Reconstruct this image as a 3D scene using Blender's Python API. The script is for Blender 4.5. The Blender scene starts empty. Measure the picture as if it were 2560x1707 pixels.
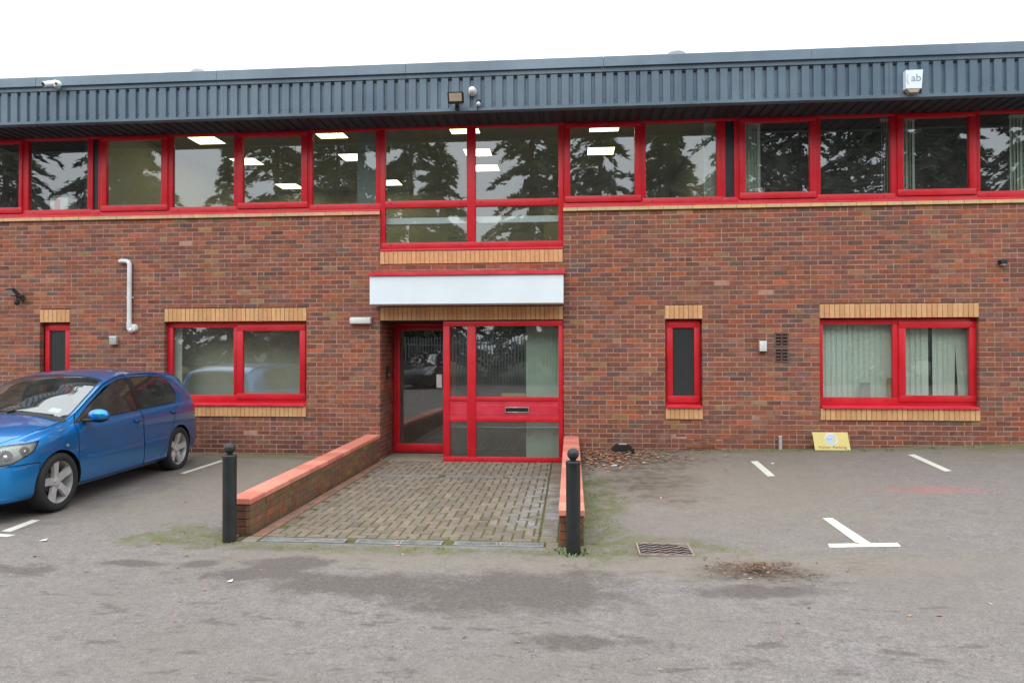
import bpy, bmesh, math, random
import numpy as np
from mathutils import Vector, Matrix
random.seed(7)
rng = np.random.default_rng(7)
SC = bpy.context.scene
COL = SC.collection

# ------------------------------------------------------------------ camera
YAW, PITCH, ROLL = 0.0837, 0.0122, -0.0020
EYE = Vector((0.0, -11.194, 1.619))
def cam_dir(u, v):
    c, s = math.cos(ROLL), math.sin(ROLL)
    U, V = c * u - s * v, s * u + c * v
    return Vector((U, V, 0))
def cam_axes():
    fwd = Vector((-math.sin(YAW) * math.cos(PITCH), math.cos(YAW) * math.cos(PITCH), math.sin(PITCH)))
    r0 = Vector((math.cos(YAW), math.sin(YAW), 0))
    u0 = r0.cross(fwd)
    c, s = math.cos(ROLL), math.sin(ROLL)
    return r0 * c + u0 * s, u0 * c - r0 * s, fwd
cd = bpy.data.cameras.new('camera')
cd.sensor_width = 36.0
cd.lens = 36.0 * 1750 / 2560
cd.clip_start, cd.clip_end = 0.1, 2000
cam = bpy.data.objects.new('camera', cd)
COL.objects.link(cam)
r_, u_, f_ = cam_axes()
cam.matrix_world = Matrix(((r_.x, u_.x, -f_.x, EYE.x), (r_.y, u_.y, -f_.y, EYE.y), (r_.z, u_.z, -f_.z, EYE.z), (0, 0, 0, 1)))
SC.camera = cam

# ------------------------------------------------------------------ sky and sun
SUN_EL, SUN_ROT = math.radians(38), math.radians(200)
w = bpy.data.worlds.new('World')
SC.world = w
w.use_nodes = True
nt = w.node_tree
bg = nt.nodes['Background']
sky = nt.nodes.new('ShaderNodeTexSky')
sky.sky_type = 'NISHITA'
sky.sun_disc = False
sky.sun_elevation, sky.sun_rotation = SUN_EL, SUN_ROT
tc = nt.nodes.new('ShaderNodeTexCoord')
sx = nt.nodes.new('ShaderNodeSeparateXYZ')
nt.links.new(tc.outputs['Generated'], sx.inputs[0])
mr = nt.nodes.new('ShaderNodeMapRange')            # overcast cloud: brighter towards the zenith
mr.inputs['From Min'].default_value, mr.inputs['From Max'].default_value = 0.0, 1.0
mr.inputs['To Min'].default_value, mr.inputs['To Max'].default_value = 11.5, 25.0
nt.links.new(sx.outputs['Z'], mr.inputs['Value'])
cl = nt.nodes.new('ShaderNodeVectorMath'); cl.operation = 'SCALE'
cl.inputs[0].default_value = (0.93, 0.975, 1.0)
nt.links.new(mr.outputs[0], cl.inputs['Scale'])
mx = nt.nodes.new('ShaderNodeMix'); mx.data_type = 'RGBA'
mx.inputs[0].default_value = 0.92
nt.links.new(sky.outputs[0], mx.inputs[6]); nt.links.new(cl.outputs[0], mx.inputs[7])
nt.links.new(mx.outputs[2], bg.inputs['Color'])
bg.inputs['Strength'].default_value = 0.1
sd = bpy.data.lights.new('sun', 'SUN')
sd.energy, sd.angle, sd.color = 0.6, math.radians(40), (1.0, 0.97, 0.93)
so = bpy.data.objects.new('sun', sd)
COL.objects.link(so)
sdir = Vector((math.sin(SUN_ROT) * math.cos(SUN_EL), math.cos(SUN_ROT) * math.cos(SUN_EL), math.sin(SUN_EL)))
so.rotation_euler = (-sdir).to_track_quat('-Z', 'Y').to_euler()
so.location = (0, -20, 20)
VS = SC.view_settings
SC.display_settings.display_device = 'sRGB'
VS.view_transform, VS.look, VS.exposure, VS.gamma = 'Standard', 'None', 0.42, 1.0
VS.use_curve_mapping = False
SC.cycles.max_bounces = 8
SC.cycles.transparent_max_bounces = 16
SC.cycles.caustics_reflective = False
SC.cycles.caustics_refractive = False

# ------------------------------------------------------------------ material helpers
def srgb(r, g, b, k=1.0):
    f = lambda c: (c / 12.92 if c <= 0.04045 else ((c + 0.055) / 1.055) ** 2.4) * k
    return (f(r / 255), f(g / 255), f(b / 255), 1)
class NT:
    def __init__(s, name):
        s.m = bpy.data.materials.new(name); s.m.use_nodes = True
        s.t = s.m.node_tree; s.b = s.t.nodes['Principled BSDF']; s._pos = None
    def n(s, t, **kw):
        x = s.t.nodes.new(t)
        for k, v in kw.items(): setattr(x, k, v)
        return x
    def link(s, a, b): s.t.links.new(a, b)
    def pos(s):
        if not s._pos: s._pos = s.n('ShaderNodeNewGeometry').outputs['Position']
        return s._pos
    def mapped(s, scale=(1, 1, 1), off=(0, 0, 0), src=None):
        m = s.n('ShaderNodeMapping'); m.inputs['Scale'].default_value = scale; m.inputs['Location'].default_value = off
        s.link(src or s.pos(), m.inputs[0]); return m.outputs[0]
    def noise(s, scale, detail=4, rough=0.6, vec=None):
        x = s.n('ShaderNodeTexNoise'); x.inputs['Scale'].default_value = scale
        x.inputs['Detail'].default_value = detail; x.inputs['Roughness'].default_value = rough
        s.link(vec or s.pos(), x.inputs['Vector']); return x.outputs['Fac']
    def ramp(s, fac, a, b, va=0.0, vb=1.0):
        x = s.n('ShaderNodeMapRange'); x.inputs['From Min'].default_value = a; x.inputs['From Max'].default_value = b
        x.inputs['To Min'].default_value = va; x.inputs['To Max'].default_value = vb
        s.link(fac, x.inputs['Value']); return x.outputs[0]
    def math(s, op, a, b=None):
        x = s.n('ShaderNodeMath', operation=op)
        for i, v in enumerate((a, b)):
            if v is None: continue
            if isinstance(v, (int, float)): x.inputs[i].default_value = v
            else: s.link(v, x.inputs[i])
        return x.outputs[0]
    def mix(s, fac, a, b, mode='MIX'):
        x = s.n('ShaderNodeMix', data_type='RGBA', blend_type=mode)
        if isinstance(fac, (int, float)): x.inputs[0].default_value = fac
        else: s.link(fac, x.inputs[0])
        for i, v in ((6, a), (7, b)):
            if isinstance(v, tuple): x.inputs[i].default_value = v
            else: s.link(v, x.inputs[i])
        return x.outputs[2]
    def grey(s, fac):
        x = s.n('ShaderNodeCombineColor')
        for i in range(3): s.link(fac, x.inputs[i])
        return x.outputs[0]
    def bump(s, h, strength=0.4, dist=0.01):
        x = s.n('ShaderNodeBump'); x.inputs['Strength'].default_value = strength; x.inputs['Distance'].default_value = dist
        s.link(h, x.inputs['Height']); s.link(x.outputs[0], s.b.inputs['Normal'])
    def base(s, c):
        if isinstance(c, tuple): s.b.inputs['Base Color'].default_value = c
        else: s.link(c, s.b.inputs['Base Color'])
    def set(s, **kw):
        for k, v in kw.items():
            i = s.b.inputs[k.replace('_', ' ')]
            if isinstance(v, (int, float, tuple)): i.default_value = v
            else: s.link(v, i)

def simple(name, c, rough=0.5, metal=0.0, var=0.15, scale=6.0, coat=0.0, dirt=0.0, bump=0.0, rvar=0.12):
    s = NT(name)
    n = s.noise(scale, 5, 0.65)
    col = s.mix(1.0, c, s.grey(s.ramp(n, 0.3, 0.7, 1 - var, 1 + var)), 'MULTIPLY')
    if dirt:
        d = s.ramp(s.noise(scale * 0.35, 6, 0.7), 0.5, 0.72, 0, dirt)
        col = s.mix(d, col, (0.09, 0.075, 0.055, 1))
    s.base(col)
    s.set(Roughness=s.ramp(n, 0.3, 0.7, max(0.02, rough - rvar * rough), min(1, rough + rvar)), Metallic=metal)
    if coat: s.set(Coat_Weight=coat, Coat_Roughness=0.04)
    if bump: s.bump(s.noise(scale * 14, 4, 0.7), 0.35, bump)
    return s.m

def attr_col(s, name='Col'):
    a = s.n('ShaderNodeAttribute', attribute_name=name); return a.outputs['Color']

M = {}
# bricks: each one carries its own colour
s = NT('brick')
c = attr_col(s)
blot = s.noise(11, 4, 0.65)
c = s.mix(1.0, c, s.grey(s.ramp(blot, 0.25, 0.75, 0.7, 1.32)), 'MULTIPLY')
c = s.mix(s.ramp(s.noise(6, 3, 0.6, s.mapped((1, 1, 3.0))), 0.52, 0.72, 0, 0.6), c, srgb(106, 84, 76))
c = s.mix(s.ramp(s.noise(7, 3, 0.6, s.mapped((1, 1, 3.0), (7, 2, 5))), 0.56, 0.74, 0, 0.6), c, srgb(164, 88, 60))
c = s.mix(s.ramp(s.noise(38, 3, 0.6), 0.62, 0.8, 0, 0.5), c, srgb(178, 128, 104))
z = s.n('ShaderNodeSeparateXYZ'); s.link(s.pos(), z.inputs[0])
big = s.noise(0.55, 4, 0.6)
c = s.mix(1.0, c, s.grey(s.ramp(big, 0.3, 0.7, 0.9, 1.1)), 'MULTIPLY')
damp = s.math('MULTIPLY', s.ramp(z.outputs['Z'], 0.55, 0.0, 0, 1), s.ramp(s.noise(1.6, 4), 0.35, 0.6, 0.15, 0.75))
c = s.mix(damp, c, srgb(86, 52, 44))
eff = s.math('MULTIPLY', s.ramp(s.noise(2.2, 6, 0.75), 0.55, 0.75, 0, 0.5), s.ramp(z.outputs['Z'], 2.2, 0.6, 0, 1))
c = s.mix(eff, c, srgb(186, 152, 140))
stk = s.math('MULTIPLY', s.ramp(s.noise(1.0, 5, 0.7, s.mapped((5.5, 1, 0.35))), 0.52, 0.72, 0, 0.4), s.ramp(s.noise(0.9, 3, 0.5), 0.4, 0.6, 0.2, 1))
c = s.mix(stk, c, srgb(84, 62, 54))
s.base(c); s.set(Roughness=0.86)
s.bump(s.noise(120, 4, 0.7), 0.5, 0.004)
M['brick'] = s.m
# ramp wall bricks: mossy, stained
s = NT('wall_brick')
c = attr_col(s)
c = s.mix(1.0, c, s.grey(s.ramp(s.noise(14, 4), 0.25, 0.75, 0.6, 1.35)), 'MULTIPLY')
z = s.n('ShaderNodeSeparateXYZ'); s.link(s.pos(), z.inputs[0])
st = s.noise(7, 5, 0.7, s.mapped((1, 1, 0.35)))
c = s.mix(s.ramp(st, 0.42, 0.6, 0, 0.8), c, srgb(104, 94, 58))
c = s.mix(s.ramp(s.noise(9, 5, 0.7, s.mapped((1, 1, 0.4), (4, 2, 1))), 0.55, 0.7, 0, 0.7), c, srgb(80, 62, 56))
c = s.mix(s.ramp(z.outputs['Z'], -0.08, -0.19, 0, 0.6), c, srgb(62, 54, 40))
c = s.mix(s.ramp(s.noise(45, 3), 0.66, 0.74, 0, 0.5), c, srgb(176, 152, 132))
s.base(c); s.set(Roughness=0.9); s.bump(s.noise(110, 4, 0.7), 0.6, 0.005)
M['wall_brick'] = s.m
s = NT('mortar')
c = s.mix(s.ramp(s.noise(7, 5), 0.35, 0.65, 0, 1), srgb(172, 128, 114), srgb(190, 148, 133))
c = s.mix(s.ramp(s.noise(1.1, 4), 0.45, 0.7, 0, 0.5), c, srgb(140, 104, 96))
s.base(c); s.set(Roughness=0.95); s.bump(s.noise(160, 3), 0.5, 0.003)
M['mortar'] = s.m
s = NT('buff_brick')
c = s.mix(1.0, attr_col(s), s.grey(s.ramp(s.noise(16, 4), 0.3, 0.7, 0.9, 1.1)), 'MULTIPLY')
c = s.mix(s.ramp(s.noise(5, 4, 0.6, s.mapped((3, 1, 0.8))), 0.6, 0.75, 0, 0.3), c, srgb(150, 104, 66))
s.base(c); s.set(Roughness=0.8); s.bump(s.noise(150, 3), 0.4, 0.003)
M['buff'] = s.m
M['dirty_mortar'] = simple('dirty_mortar', srgb(104, 88, 70), 0.95, var=0.3, scale=6, dirt=0.4)
M['buff_mortar'] = simple('buff_mortar', srgb(158, 116, 78), 0.95, var=0.2, scale=9)
# red powder coated frames
s = NT('red_frame')
n = s.noise(3, 5, 0.6)
c = s.mix(s.ramp(n, 0.35, 0.7, 0, 1), srgb(196, 20, 34), srgb(206, 34, 50))
c = s.mix(s.ramp(s.noise(26, 4, 0.7), 0.6, 0.8, 0, 0.22), c, srgb(110, 44, 42))
c = s.mix(s.ramp(s.noise(2.2, 5, 0.75, s.mapped((2, 1, 0.6))), 0.55, 0.75, 0, 0.28), c, srgb(188, 70, 80))
c = s.mix(s.ramp(s.noise(5, 5, 0.75, s.mapped((3, 1, 0.4), (3, 1, 7))), 0.58, 0.78, 0, 0.3), c, srgb(96, 40, 38))
s.base(c); s.set(Roughness=s.ramp(n, 0.3, 0.7, 0.33, 0.5), Specular_IOR_Level=0.45)
M['red'] = s.m
s = NT('red_sill')
s.base(s.mix(s.ramp(s.noise(4, 5), 0.35, 0.7, 0, 1), srgb(198, 36, 58), srgb(212, 64, 80))); s.set(Roughness=0.42)
M['red_sill'] = s.m

def glass(name, tint, ior=1.75, rough=0.0, opaque=0.0):
    s = NT(name); s.t.nodes.remove(s.b)
    out = [x for x in s.t.nodes if x.type == 'OUTPUT_MATERIAL'][0]
    lw = s.n('ShaderNodeLayerWeight'); lw.inputs[0].default_value = 0.5      # Schlick, the same from either side of the pane
    f0 = ((ior - 1) / (ior + 1)) ** 2
    fr = s.math('ADD', s.math('MULTIPLY', s.math('POWER', lw.outputs['Facing'], 5.0), 1 - f0), f0)
    tr = s.n('ShaderNodeBsdfTransparent'); tr.inputs[0].default_value = tint
    gl = s.n('ShaderNodeBsdfGlossy'); gl.inputs['Roughness'].default_value = rough
    gl.inputs[0].default_value = (0.95, 0.98, 1, 1)
    bp = s.n('ShaderNodeBump'); bp.inputs['Strength'].default_value = 0.05; bp.inputs['Distance'].default_value = 0.02
    s.link(s.noise(1.3, 2, 0.4), bp.inputs['Height']); s.link(bp.outputs[0], gl.inputs['Normal'])
    m = s.n('ShaderNodeMixShader')
    # pale haze painted over the pane to lift its dark reflections
    df = s.n('ShaderNodeBsdfDiffuse'); df.inputs[0].default_value = (0.5, 0.5, 0.47, 1)
    m2 = s.n('ShaderNodeMixShader'); s.link(s.ramp(s.noise(5, 5, 0.7), 0.35, 0.75, 0.035, 0.10), m2.inputs[0])
    s.link(tr.outputs[0], m2.inputs[1]); s.link(df.outputs[0], m2.inputs[2])
    s.link(fr, m.inputs[0]); s.link(m2.outputs[0], m.inputs[1]); s.link(gl.outputs[0], m.inputs[2])
    s.link(m.outputs[0], out.inputs[0])
    return s.m
M['glass'] = glass('window_glass', (0.80, 0.86, 0.81, 1), 2.45, 0.012)
M['car_glass'] = glass('car_glass', (0.55, 0.62, 0.58, 1), 1.75)
M['windscreen'] = glass('windscreen_glass', (0.6, 0.68, 0.64, 1), 2.7)
s = NT('ribbed_glass')
wv = s.n('ShaderNodeTexWave', bands_direction='X'); wv.inputs['Scale'].default_value = 12
s.link(s.pos(), wv.inputs['Vector'])
s.base(s.mix(s.ramp(wv.outputs['Fac'], 0, 1, 0, 1), (0.022, 0.026, 0.026, 1), (0.05, 0.056, 0.054, 1))); s.set(Roughness=0.22)
s.bump(wv.outputs['Fac'], 0.25, 0.004)
M['ribbed'] = s.m
M['dark_panel'] = simple('dark_panel', (0.014, 0.016, 0.022, 1), 0.35)
# metal cladding
s = NT('fascia_metal')
n = s.noise(0.8, 5, 0.6)
c = s.mix(s.ramp(n, 0.35, 0.65, 0, 1), srgb(83, 101, 117), srgb(104, 122, 135))
c = s.mix(s.ramp(s.noise(5, 5, 0.7, s.mapped((3, 1, 0.5))), 0.55, 0.8, 0, 0.4), c, srgb(70, 84, 98))
s.base(c); s.set(Roughness=0.42, Metallic=0.0, Specular_IOR_Level=0.4)
M['fascia'] = s.m
M['fascia_dark'] = simple('fascia_dark', (0.02, 0.024, 0.03, 1), 0.7)
M['soffit'] = simple('soffit_metal', (0.026, 0.03, 0.040, 1), 0.55, var=0.25, scale=2)
M['roofing'] = simple('roofing', (0.10, 0.11, 0.12, 1), 0.8)
M['white'] = simple('white_panel', srgb(226, 236, 242), 0.35, var=0.03, scale=2)
M['whiteplastic'] = simple('white_plastic', srgb(222, 224, 224), 0.4, var=0.06, scale=9, dirt=0.25)
M['greyplastic'] = simple('grey_plastic', srgb(168, 170, 172), 0.5, var=0.1, scale=10)
M['black'] = simple('black_plastic', (0.012, 0.013, 0.014, 1), 0.45, var=0.3, scale=10)
M['bollard'] = simple('bollard_paint', (0.017, 0.019, 0.021, 1), 0.42, var=0.3, scale=7, dirt=0.12)
M['lampglass'] = simple('lamp_glass', srgb(178, 160, 140), 0.2, var=0.1, scale=12)
M['galv'] = simple('galvanised_steel', srgb(138, 140, 140), 0.55, 0.25, var=0.3, scale=14, dirt=0.35)
M['airbrick'] = simple('air_brick', srgb(112, 84, 74), 0.85, var=0.2, scale=12)
M['castiron'] = simple('cast_iron', srgb(150, 132, 126), 0.75, 0.1, var=0.35, scale=18, bump=0.003)
M['void'] = simple('dark_void', (0.006, 0.006, 0.006, 1), 0.9)
s = NT('coping')
c = s.mix(1.0, attr_col(s), s.grey(s.ramp(s.noise(9, 5, 0.65), 0.3, 0.7, 0.88, 1.1)), 'MULTIPLY')
c = s.mix(s.ramp(s.noise(2.3, 5, 0.7), 0.6, 0.78, 0, 0.35), c, srgb(130, 84, 70))
s.base(c); s.set(Roughness=0.7); s.bump(s.noise(130, 3), 0.3, 0.003)
M['coping'] = s.m
M['concrete'] = simple('concrete', srgb(136, 126, 110), 0.9, var=0.15, scale=5, dirt=0.3, bump=0.004)
s = NT('edging')
s.base(s.mix(s.ramp(s.noise(8, 5), 0.35, 0.65, 0, 1), srgb(120, 92, 78), srgb(150, 112, 96))); s.set(Roughness=0.9)
M['edging'] = s.m
# pavers and the sand between them
s = NT('paver')
c = s.mix(1.0, attr_col(s), s.grey(s.ramp(s.noise(20, 5, 0.7), 0.3, 0.7, 0.78, 1.2)), 'MULTIPLY')
c = s.mix(s.ramp(s.noise(2.0, 5, 0.65), 0.5, 0.75, 0, 0.45), c, srgb(96, 90, 78))
px = s.n('ShaderNodeSeparateXYZ'); s.link(s.pos(), px.inputs[0])
lime = s.math('MULTIPLY', s.ramp(px.outputs['X'], -0.85, -0.35, 0, 1), s.ramp(px.outputs['Y'], -4.6, -4.0, 0, 1))
lime = s.math('MULTIPLY', lime, s.ramp(px.outputs['Y'], -1.4, -2.2, 0, 1))
lime = s.math('MULTIPLY', lime, s.ramp(s.noise(4.5, 6, 0.75), 0.42, 0.62, 0, 0.75))
c = s.mix(lime, c, srgb(158, 160, 162))
s.base(c); s.set(Roughness=0.88); s.bump(s.noise(140, 4, 0.7), 0.5, 0.004)
M['paver'] = s.m
s = NT('joint_sand')
py = s.n('ShaderNodeSeparateXYZ'); s.link(s.pos(), py.inputs[0])
mo = s.math('MULTIPLY', s.ramp(py.outputs['Y'], -1.5, -4.3, 0.1, 1.0), s.ramp(s.noise(3.2, 4), 0.34, 0.55, 0, 1))
c = s.mix(mo, srgb(80, 70, 54), srgb(94, 96, 42))
s.base(c); s.set(Roughness=1.0); s.bump(s.noise(90, 4), 0.8, 0.008)
M['sand'] = s.m

# asphalt with its own damp stains, moss and litter dust
s = NT('asphalt')
P = s.n('ShaderNodeSeparateXYZ'); s.link(s.pos(), P.inputs[0])
PX, PY = P.outputs['X'], P.outputs['Y']
fine = s.math('ADD', s.math('MULTIPLY', s.noise(95, 3, 0.8), .5), s.math('MULTIPLY', s.noise(30, 4, 0.85), .5))
mid = s.noise(7, 5, 0.65)
big = s.noise(0.45, 5, 0.6)
edge = s.noise(3.0, 8, 0.75)
edge2 = s.noise(6.0, 5, 0.7, s.mapped((1, 1, 1), (9, 3, 0)))
c = s.mix(s.ramp(fine, 0.36, 0.64, 0, 1), srgb(92, 86, 84), srgb(150, 143, 140))
c = s.mix(1.0, c, s.grey(s.ramp(mid, 0.3, 0.7, 0.84, 1.14)), 'MULTIPLY')
c = s.mix(s.ramp(big, 0.35, 0.65, 0, 0.55), c, srgb(118, 110, 103))
crk = s.math('ABSOLUTE', s.math('SUBTRACT', s.noise(0.9, 6, 0.62, s.mapped((1, 1, 1), (3, 8, 0))), 0.5))
c = s.mix(s.math('MULTIPLY', s.ramp(crk, 0.0028, 0.0012, 0, 0.6), s.ramp(mid, 0.4, 0.6, 0, 1)), c, srgb(58, 54, 50))
vor = s.n('ShaderNodeTexVoronoi'); vor.inputs['Scale'].default_value = 60; s.link(s.pos(), vor.inputs['Vector'])
c = s.mix(s.ramp(vor.outputs['Distance'], 0.18, 0.1, 0, 0.65), c, srgb(184, 174, 162))
vor2 = s.n('ShaderNodeTexVoronoi'); vor2.inputs['Scale'].default_value = 34; s.link(s.mapped((1, 1, 1), (5, 5, 0)), vor2.inputs['Vector'])
c = s.mix(s.ramp(vor2.outputs['Distance'], 0.2, 0.1, 0, 0.5), c, srgb(70, 64, 60))
def blob(cx, cy, rx, ry, wob=0.9, soft=0.25, e=None, rot=0.0):
    dx, dy = s.math('SUBTRACT', PX, cx), s.math('SUBTRACT', PY, cy)
    if rot:
        a, b = math.cos(rot), math.sin(rot)
        dx, dy = s.math('ADD', s.math('MULTIPLY', dx, a), s.math('MULTIPLY', dy, b)), s.math('SUBTRACT', s.math('MULTIPLY', dy, a), s.math('MULTIPLY', dx, b))
    dx, dy = s.math('DIVIDE', dx, rx), s.math('DIVIDE', dy, ry)
    d = s.math('SQRT', s.math('ADD', s.math('MULTIPLY', dx, dx), s.math('MULTIPLY', dy, dy)))
    d = s.math('ADD', d, s.math('MULTIPLY', s.math('SUBTRACT', e or edge, 0.5), wob * 4.5))
    return s.ramp(d, 1 + soft, 1 - soft, 0, 1)
def union(l):
    x = l[0]
    for y in l[1:]: x = s.math('MAXIMUM', x, y)
    return x
# mossy and dusty ground by the walls
dust = s.ramp(PY, -2.3, 0.1, 0, 0.75)
c = s.mix(s.math('MULTIPLY', dust, s.ramp(edge, 0.35, 0.62, 0, 1)), c, srgb(112, 104, 84))
c = s.mix(s.math('MULTIPLY', union([blob(1.5, -2.6, 1.9, 1.7, .7, .5), blob(-4.3, -2.2, 1.2, 1.9, .7, .5), blob(.2, -5.35, 3.2, .3, .6, .5)]), s.ramp(edge2, .25, .6, .15, .65)), c, srgb(132, 122, 107))
moss = union([blob(-3.55, -4.75, .55, .35, 1.1), blob(0.2, -3.4, .38, 1.5, 0.6), blob(.55, -4.85, .75, .3, .8), blob(-1.4, -5.02, 1.9, .12, 0.9, .5),
              blob(4.3, -.12, 3.0, .18, 0.9, .5), blob(-5.0, -.2, 1.8, .22, 0.8, .5), blob(7, -.3, 1.5, .3, 1.0)])
moss = s.math('MULTIPLY', moss, s.ramp(edge2, 0.32, 0.62, 0.1, 0.85))
c = s.mix(moss, c, s.mix(s.ramp(fine, 0.3, 0.7, 0, 1), srgb(72, 80, 38), srgb(108, 108, 60)))
crumb = union([blob(.75, -.75, .9, .75, 1.0, .4), blob(1.45, -5.55, .42, .24, .5, .4), blob(.95, -2.3, .5, .8, 1.0, .6)])
c = s.mix(s.math('MULTIPLY', crumb, s.ramp(edge2, 0.35, 0.6, 0.2, 0.8)), c, srgb(76, 62, 50))
# damp patches
wet = union([blob(-.5, -6.0, .95, .46, .7, .3), blob(-1.5, -5.95, .9, .24, .8, .3), blob(-2.5, -5.78, .5, .16, 1.0, .2), blob(-2.35, -5.5, .34, .2, .7, .2),
             blob(-4.5, -5.9, .5, .12, .9, .25), blob(-3.1, -5.55, .16, .1, .5, .3), blob(1.35, -5.98, .4, .14, .7, .3), blob(-3.7, -5.6, .25, .08, .6, .3),
             blob(.1, -6.9, .35, .1, 1.2, .3)])
spots = s.math('MULTIPLY', s.ramp(s.noise(3.4, 4, 0.6, s.mapped((1, 2.4, 1), (2, 7, 0))), 0.59, 0.66, 0, 1), s.ramp(PY, -4.8, -6.3, 0.15, 0.85))
wetall = s.math('MAXIMUM', wet, spots)
c = s.mix(s.math('MULTIPLY', wetall, 0.74), c, s.mix(s.ramp(fine, 0.36, 0.64, 0, 1), srgb(64, 57, 54), srgb(100, 90, 84)))
# darker ragged patch below the parked car
c = s.mix(s.math('MULTIPLY', blob(-6.3, -2.8, 1.1, 2.2, .6, .3), 0.4), c, srgb(66, 62, 58))
# red paint spilt in the bay
c = s.mix(s.math('MULTIPLY', blob(4.15, -2.8, .38, .12, 1.6, .8, edge2), 0.32), c, srgb(200, 84, 84))
# beyond the car park: rough grass
c = s.mix(s.ramp(PY, -24.0, -24.6, 0, 1), c, srgb(70, 76, 40))
s.base(c)
s.set(Roughness=s.ramp(wetall, 0, 1, 0.92, 0.72))
s.bump(s.math('ADD', s.noise(130, 3, 0.8), s.math('MULTIPLY', vor.outputs['Distance'], 0.4)), 0.8, 0.006)
M['asphalt'] = s.m
s = NT('road_paint')
c = s.mix(s.ramp(s.noise(40, 4), 0.3, 0.7, 0, 1), srgb(196, 196, 184), srgb(212, 212, 200))
c = s.mix(s.ramp(s.noise(18, 5, 0.75), 0.6, 0.7, 0, 0.75), c, srgb(120, 116, 110))
s.base(c); s.set(Roughness=0.8); s.bump(s.noise(130, 3), 0.5, 0.004)
M['paint_line'] = s.m
# vehicle
s = NT('car_paint')
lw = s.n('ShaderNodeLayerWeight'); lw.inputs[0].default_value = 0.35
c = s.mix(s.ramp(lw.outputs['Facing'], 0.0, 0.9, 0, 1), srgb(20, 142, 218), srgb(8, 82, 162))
c = s.mix(s.ramp(s.noise(3, 5), 0.5, 0.75, 0, 0.12), c, srgb(70, 90, 110))
s.base(c); s.set(Roughness=0.35, Metallic=0.72, Coat_Weight=1.0, Coat_Roughness=0.04)
M['paint'] = s.m
s = NT('dark_car_paint')
s.base((0.012, 0.013, 0.015, 1)); s.set(Roughness=0.3, Coat_Weight=1.0, Coat_Roughness=0.05)
M['darkpaint'] = s.m
M['tyre'] = simple('tyre', (0.018, 0.018, 0.018, 1), 0.85, var=0.3, scale=20)
M['alloy'] = simple('alloy', srgb(186, 186, 186), 0.4, 0.35, var=0.12, scale=12, dirt=0.15)
M['disc'] = simple('brake_disc', (0.10, 0.09, 0.085, 1), 0.5, 0.6)
M['chrome'] = simple('chrome', (0.75, 0.76, 0.78, 1), 0.12, 1.0, var=0.03)
M['lens'] = glass('lamp_lens', (0.92, 0.93, 0.93, 1), 1.42)
M['reflector'] = simple('reflector', srgb(150, 152, 146), 0.35, 0.3, var=0.1, scale=8)
M['redlens'] = simple('red_lens', srgb(176, 20, 34), 0.15, var=0.1, coat=1.0)
M['seatcloth'] = simple('seat_cloth', (0.022, 0.022, 0.024, 1), 0.9)
M['paper'] = simple('paper', srgb(190, 205, 205), 0.7)
# interiors
M['iwall'] = simple('interior_wall', srgb(200, 197, 178), 0.9, var=0.04, scale=1)
M['iceil'] = simple('interior_ceiling', srgb(190, 190, 178), 0.9, var=0.04, scale=1)
M['ifloor'] = simple('interior_floor', srgb(90, 88, 80), 0.9)
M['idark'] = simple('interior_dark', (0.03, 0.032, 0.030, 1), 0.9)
M['igrey'] = simple('interior_grey', srgb(148, 168, 166), 0.8, var=0.05, scale=2)
M['ipale'] = simple('interior_pale', srgb(182, 204, 186), 0.8, var=0.06, scale=2)
M['blind'] = simple('blind_fabric', srgb(226, 236, 228), 0.85, var=0.05, scale=2)
M['card'] = simple('cardboard', srgb(176, 136, 92), 0.85, var=0.1)
M['orange'] = simple('orange_label', srgb(196, 84, 54), 0.6)
s = NT('lit_panel')
s.base((0.8, 0.8, 0.7, 1)); s.set(Emission_Color=(1.0, 0.95, 0.52, 1), Emission_Strength=4.6)
M['lit'] = s.m
M['yellow'] = simple('yellow_sign', srgb(206, 188, 116), 0.5, var=0.06, scale=5, dirt=0.1)
M['signblue'] = simple('sign_blue', srgb(176, 186, 206), 0.5)
M['signwhite'] = simple('sign_white', srgb(210, 214, 220), 0.5)
M['ink'] = simple('ink', srgb(66, 56, 30), 0.6)
M['inkblue'] = simple('ink_blue', srgb(132, 142, 170), 0.6)
# vegetation
s = NT('leaf_litter'); c = attr_col(s); s.base(c); s.set(Roughness=0.8); M['leaf'] = s.m
s = NT('conifer_needles')
c = s.mix(1.0, attr_col(s), s.grey(s.ramp(s.noise(1.5, 3), 0.3, 0.7, 0.7, 1.3)), 'MULTIPLY')
s.base(c); s.set(Roughness=0.7); M['needle'] = s.m
M['bark'] = simple('bark', (0.06, 0.048, 0.038, 1), 0.9, var=0.4, scale=8)
M['fence'] = simple('fence_steel', srgb(120, 128, 130), 0.5, 0.4, var=0.15)

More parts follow.
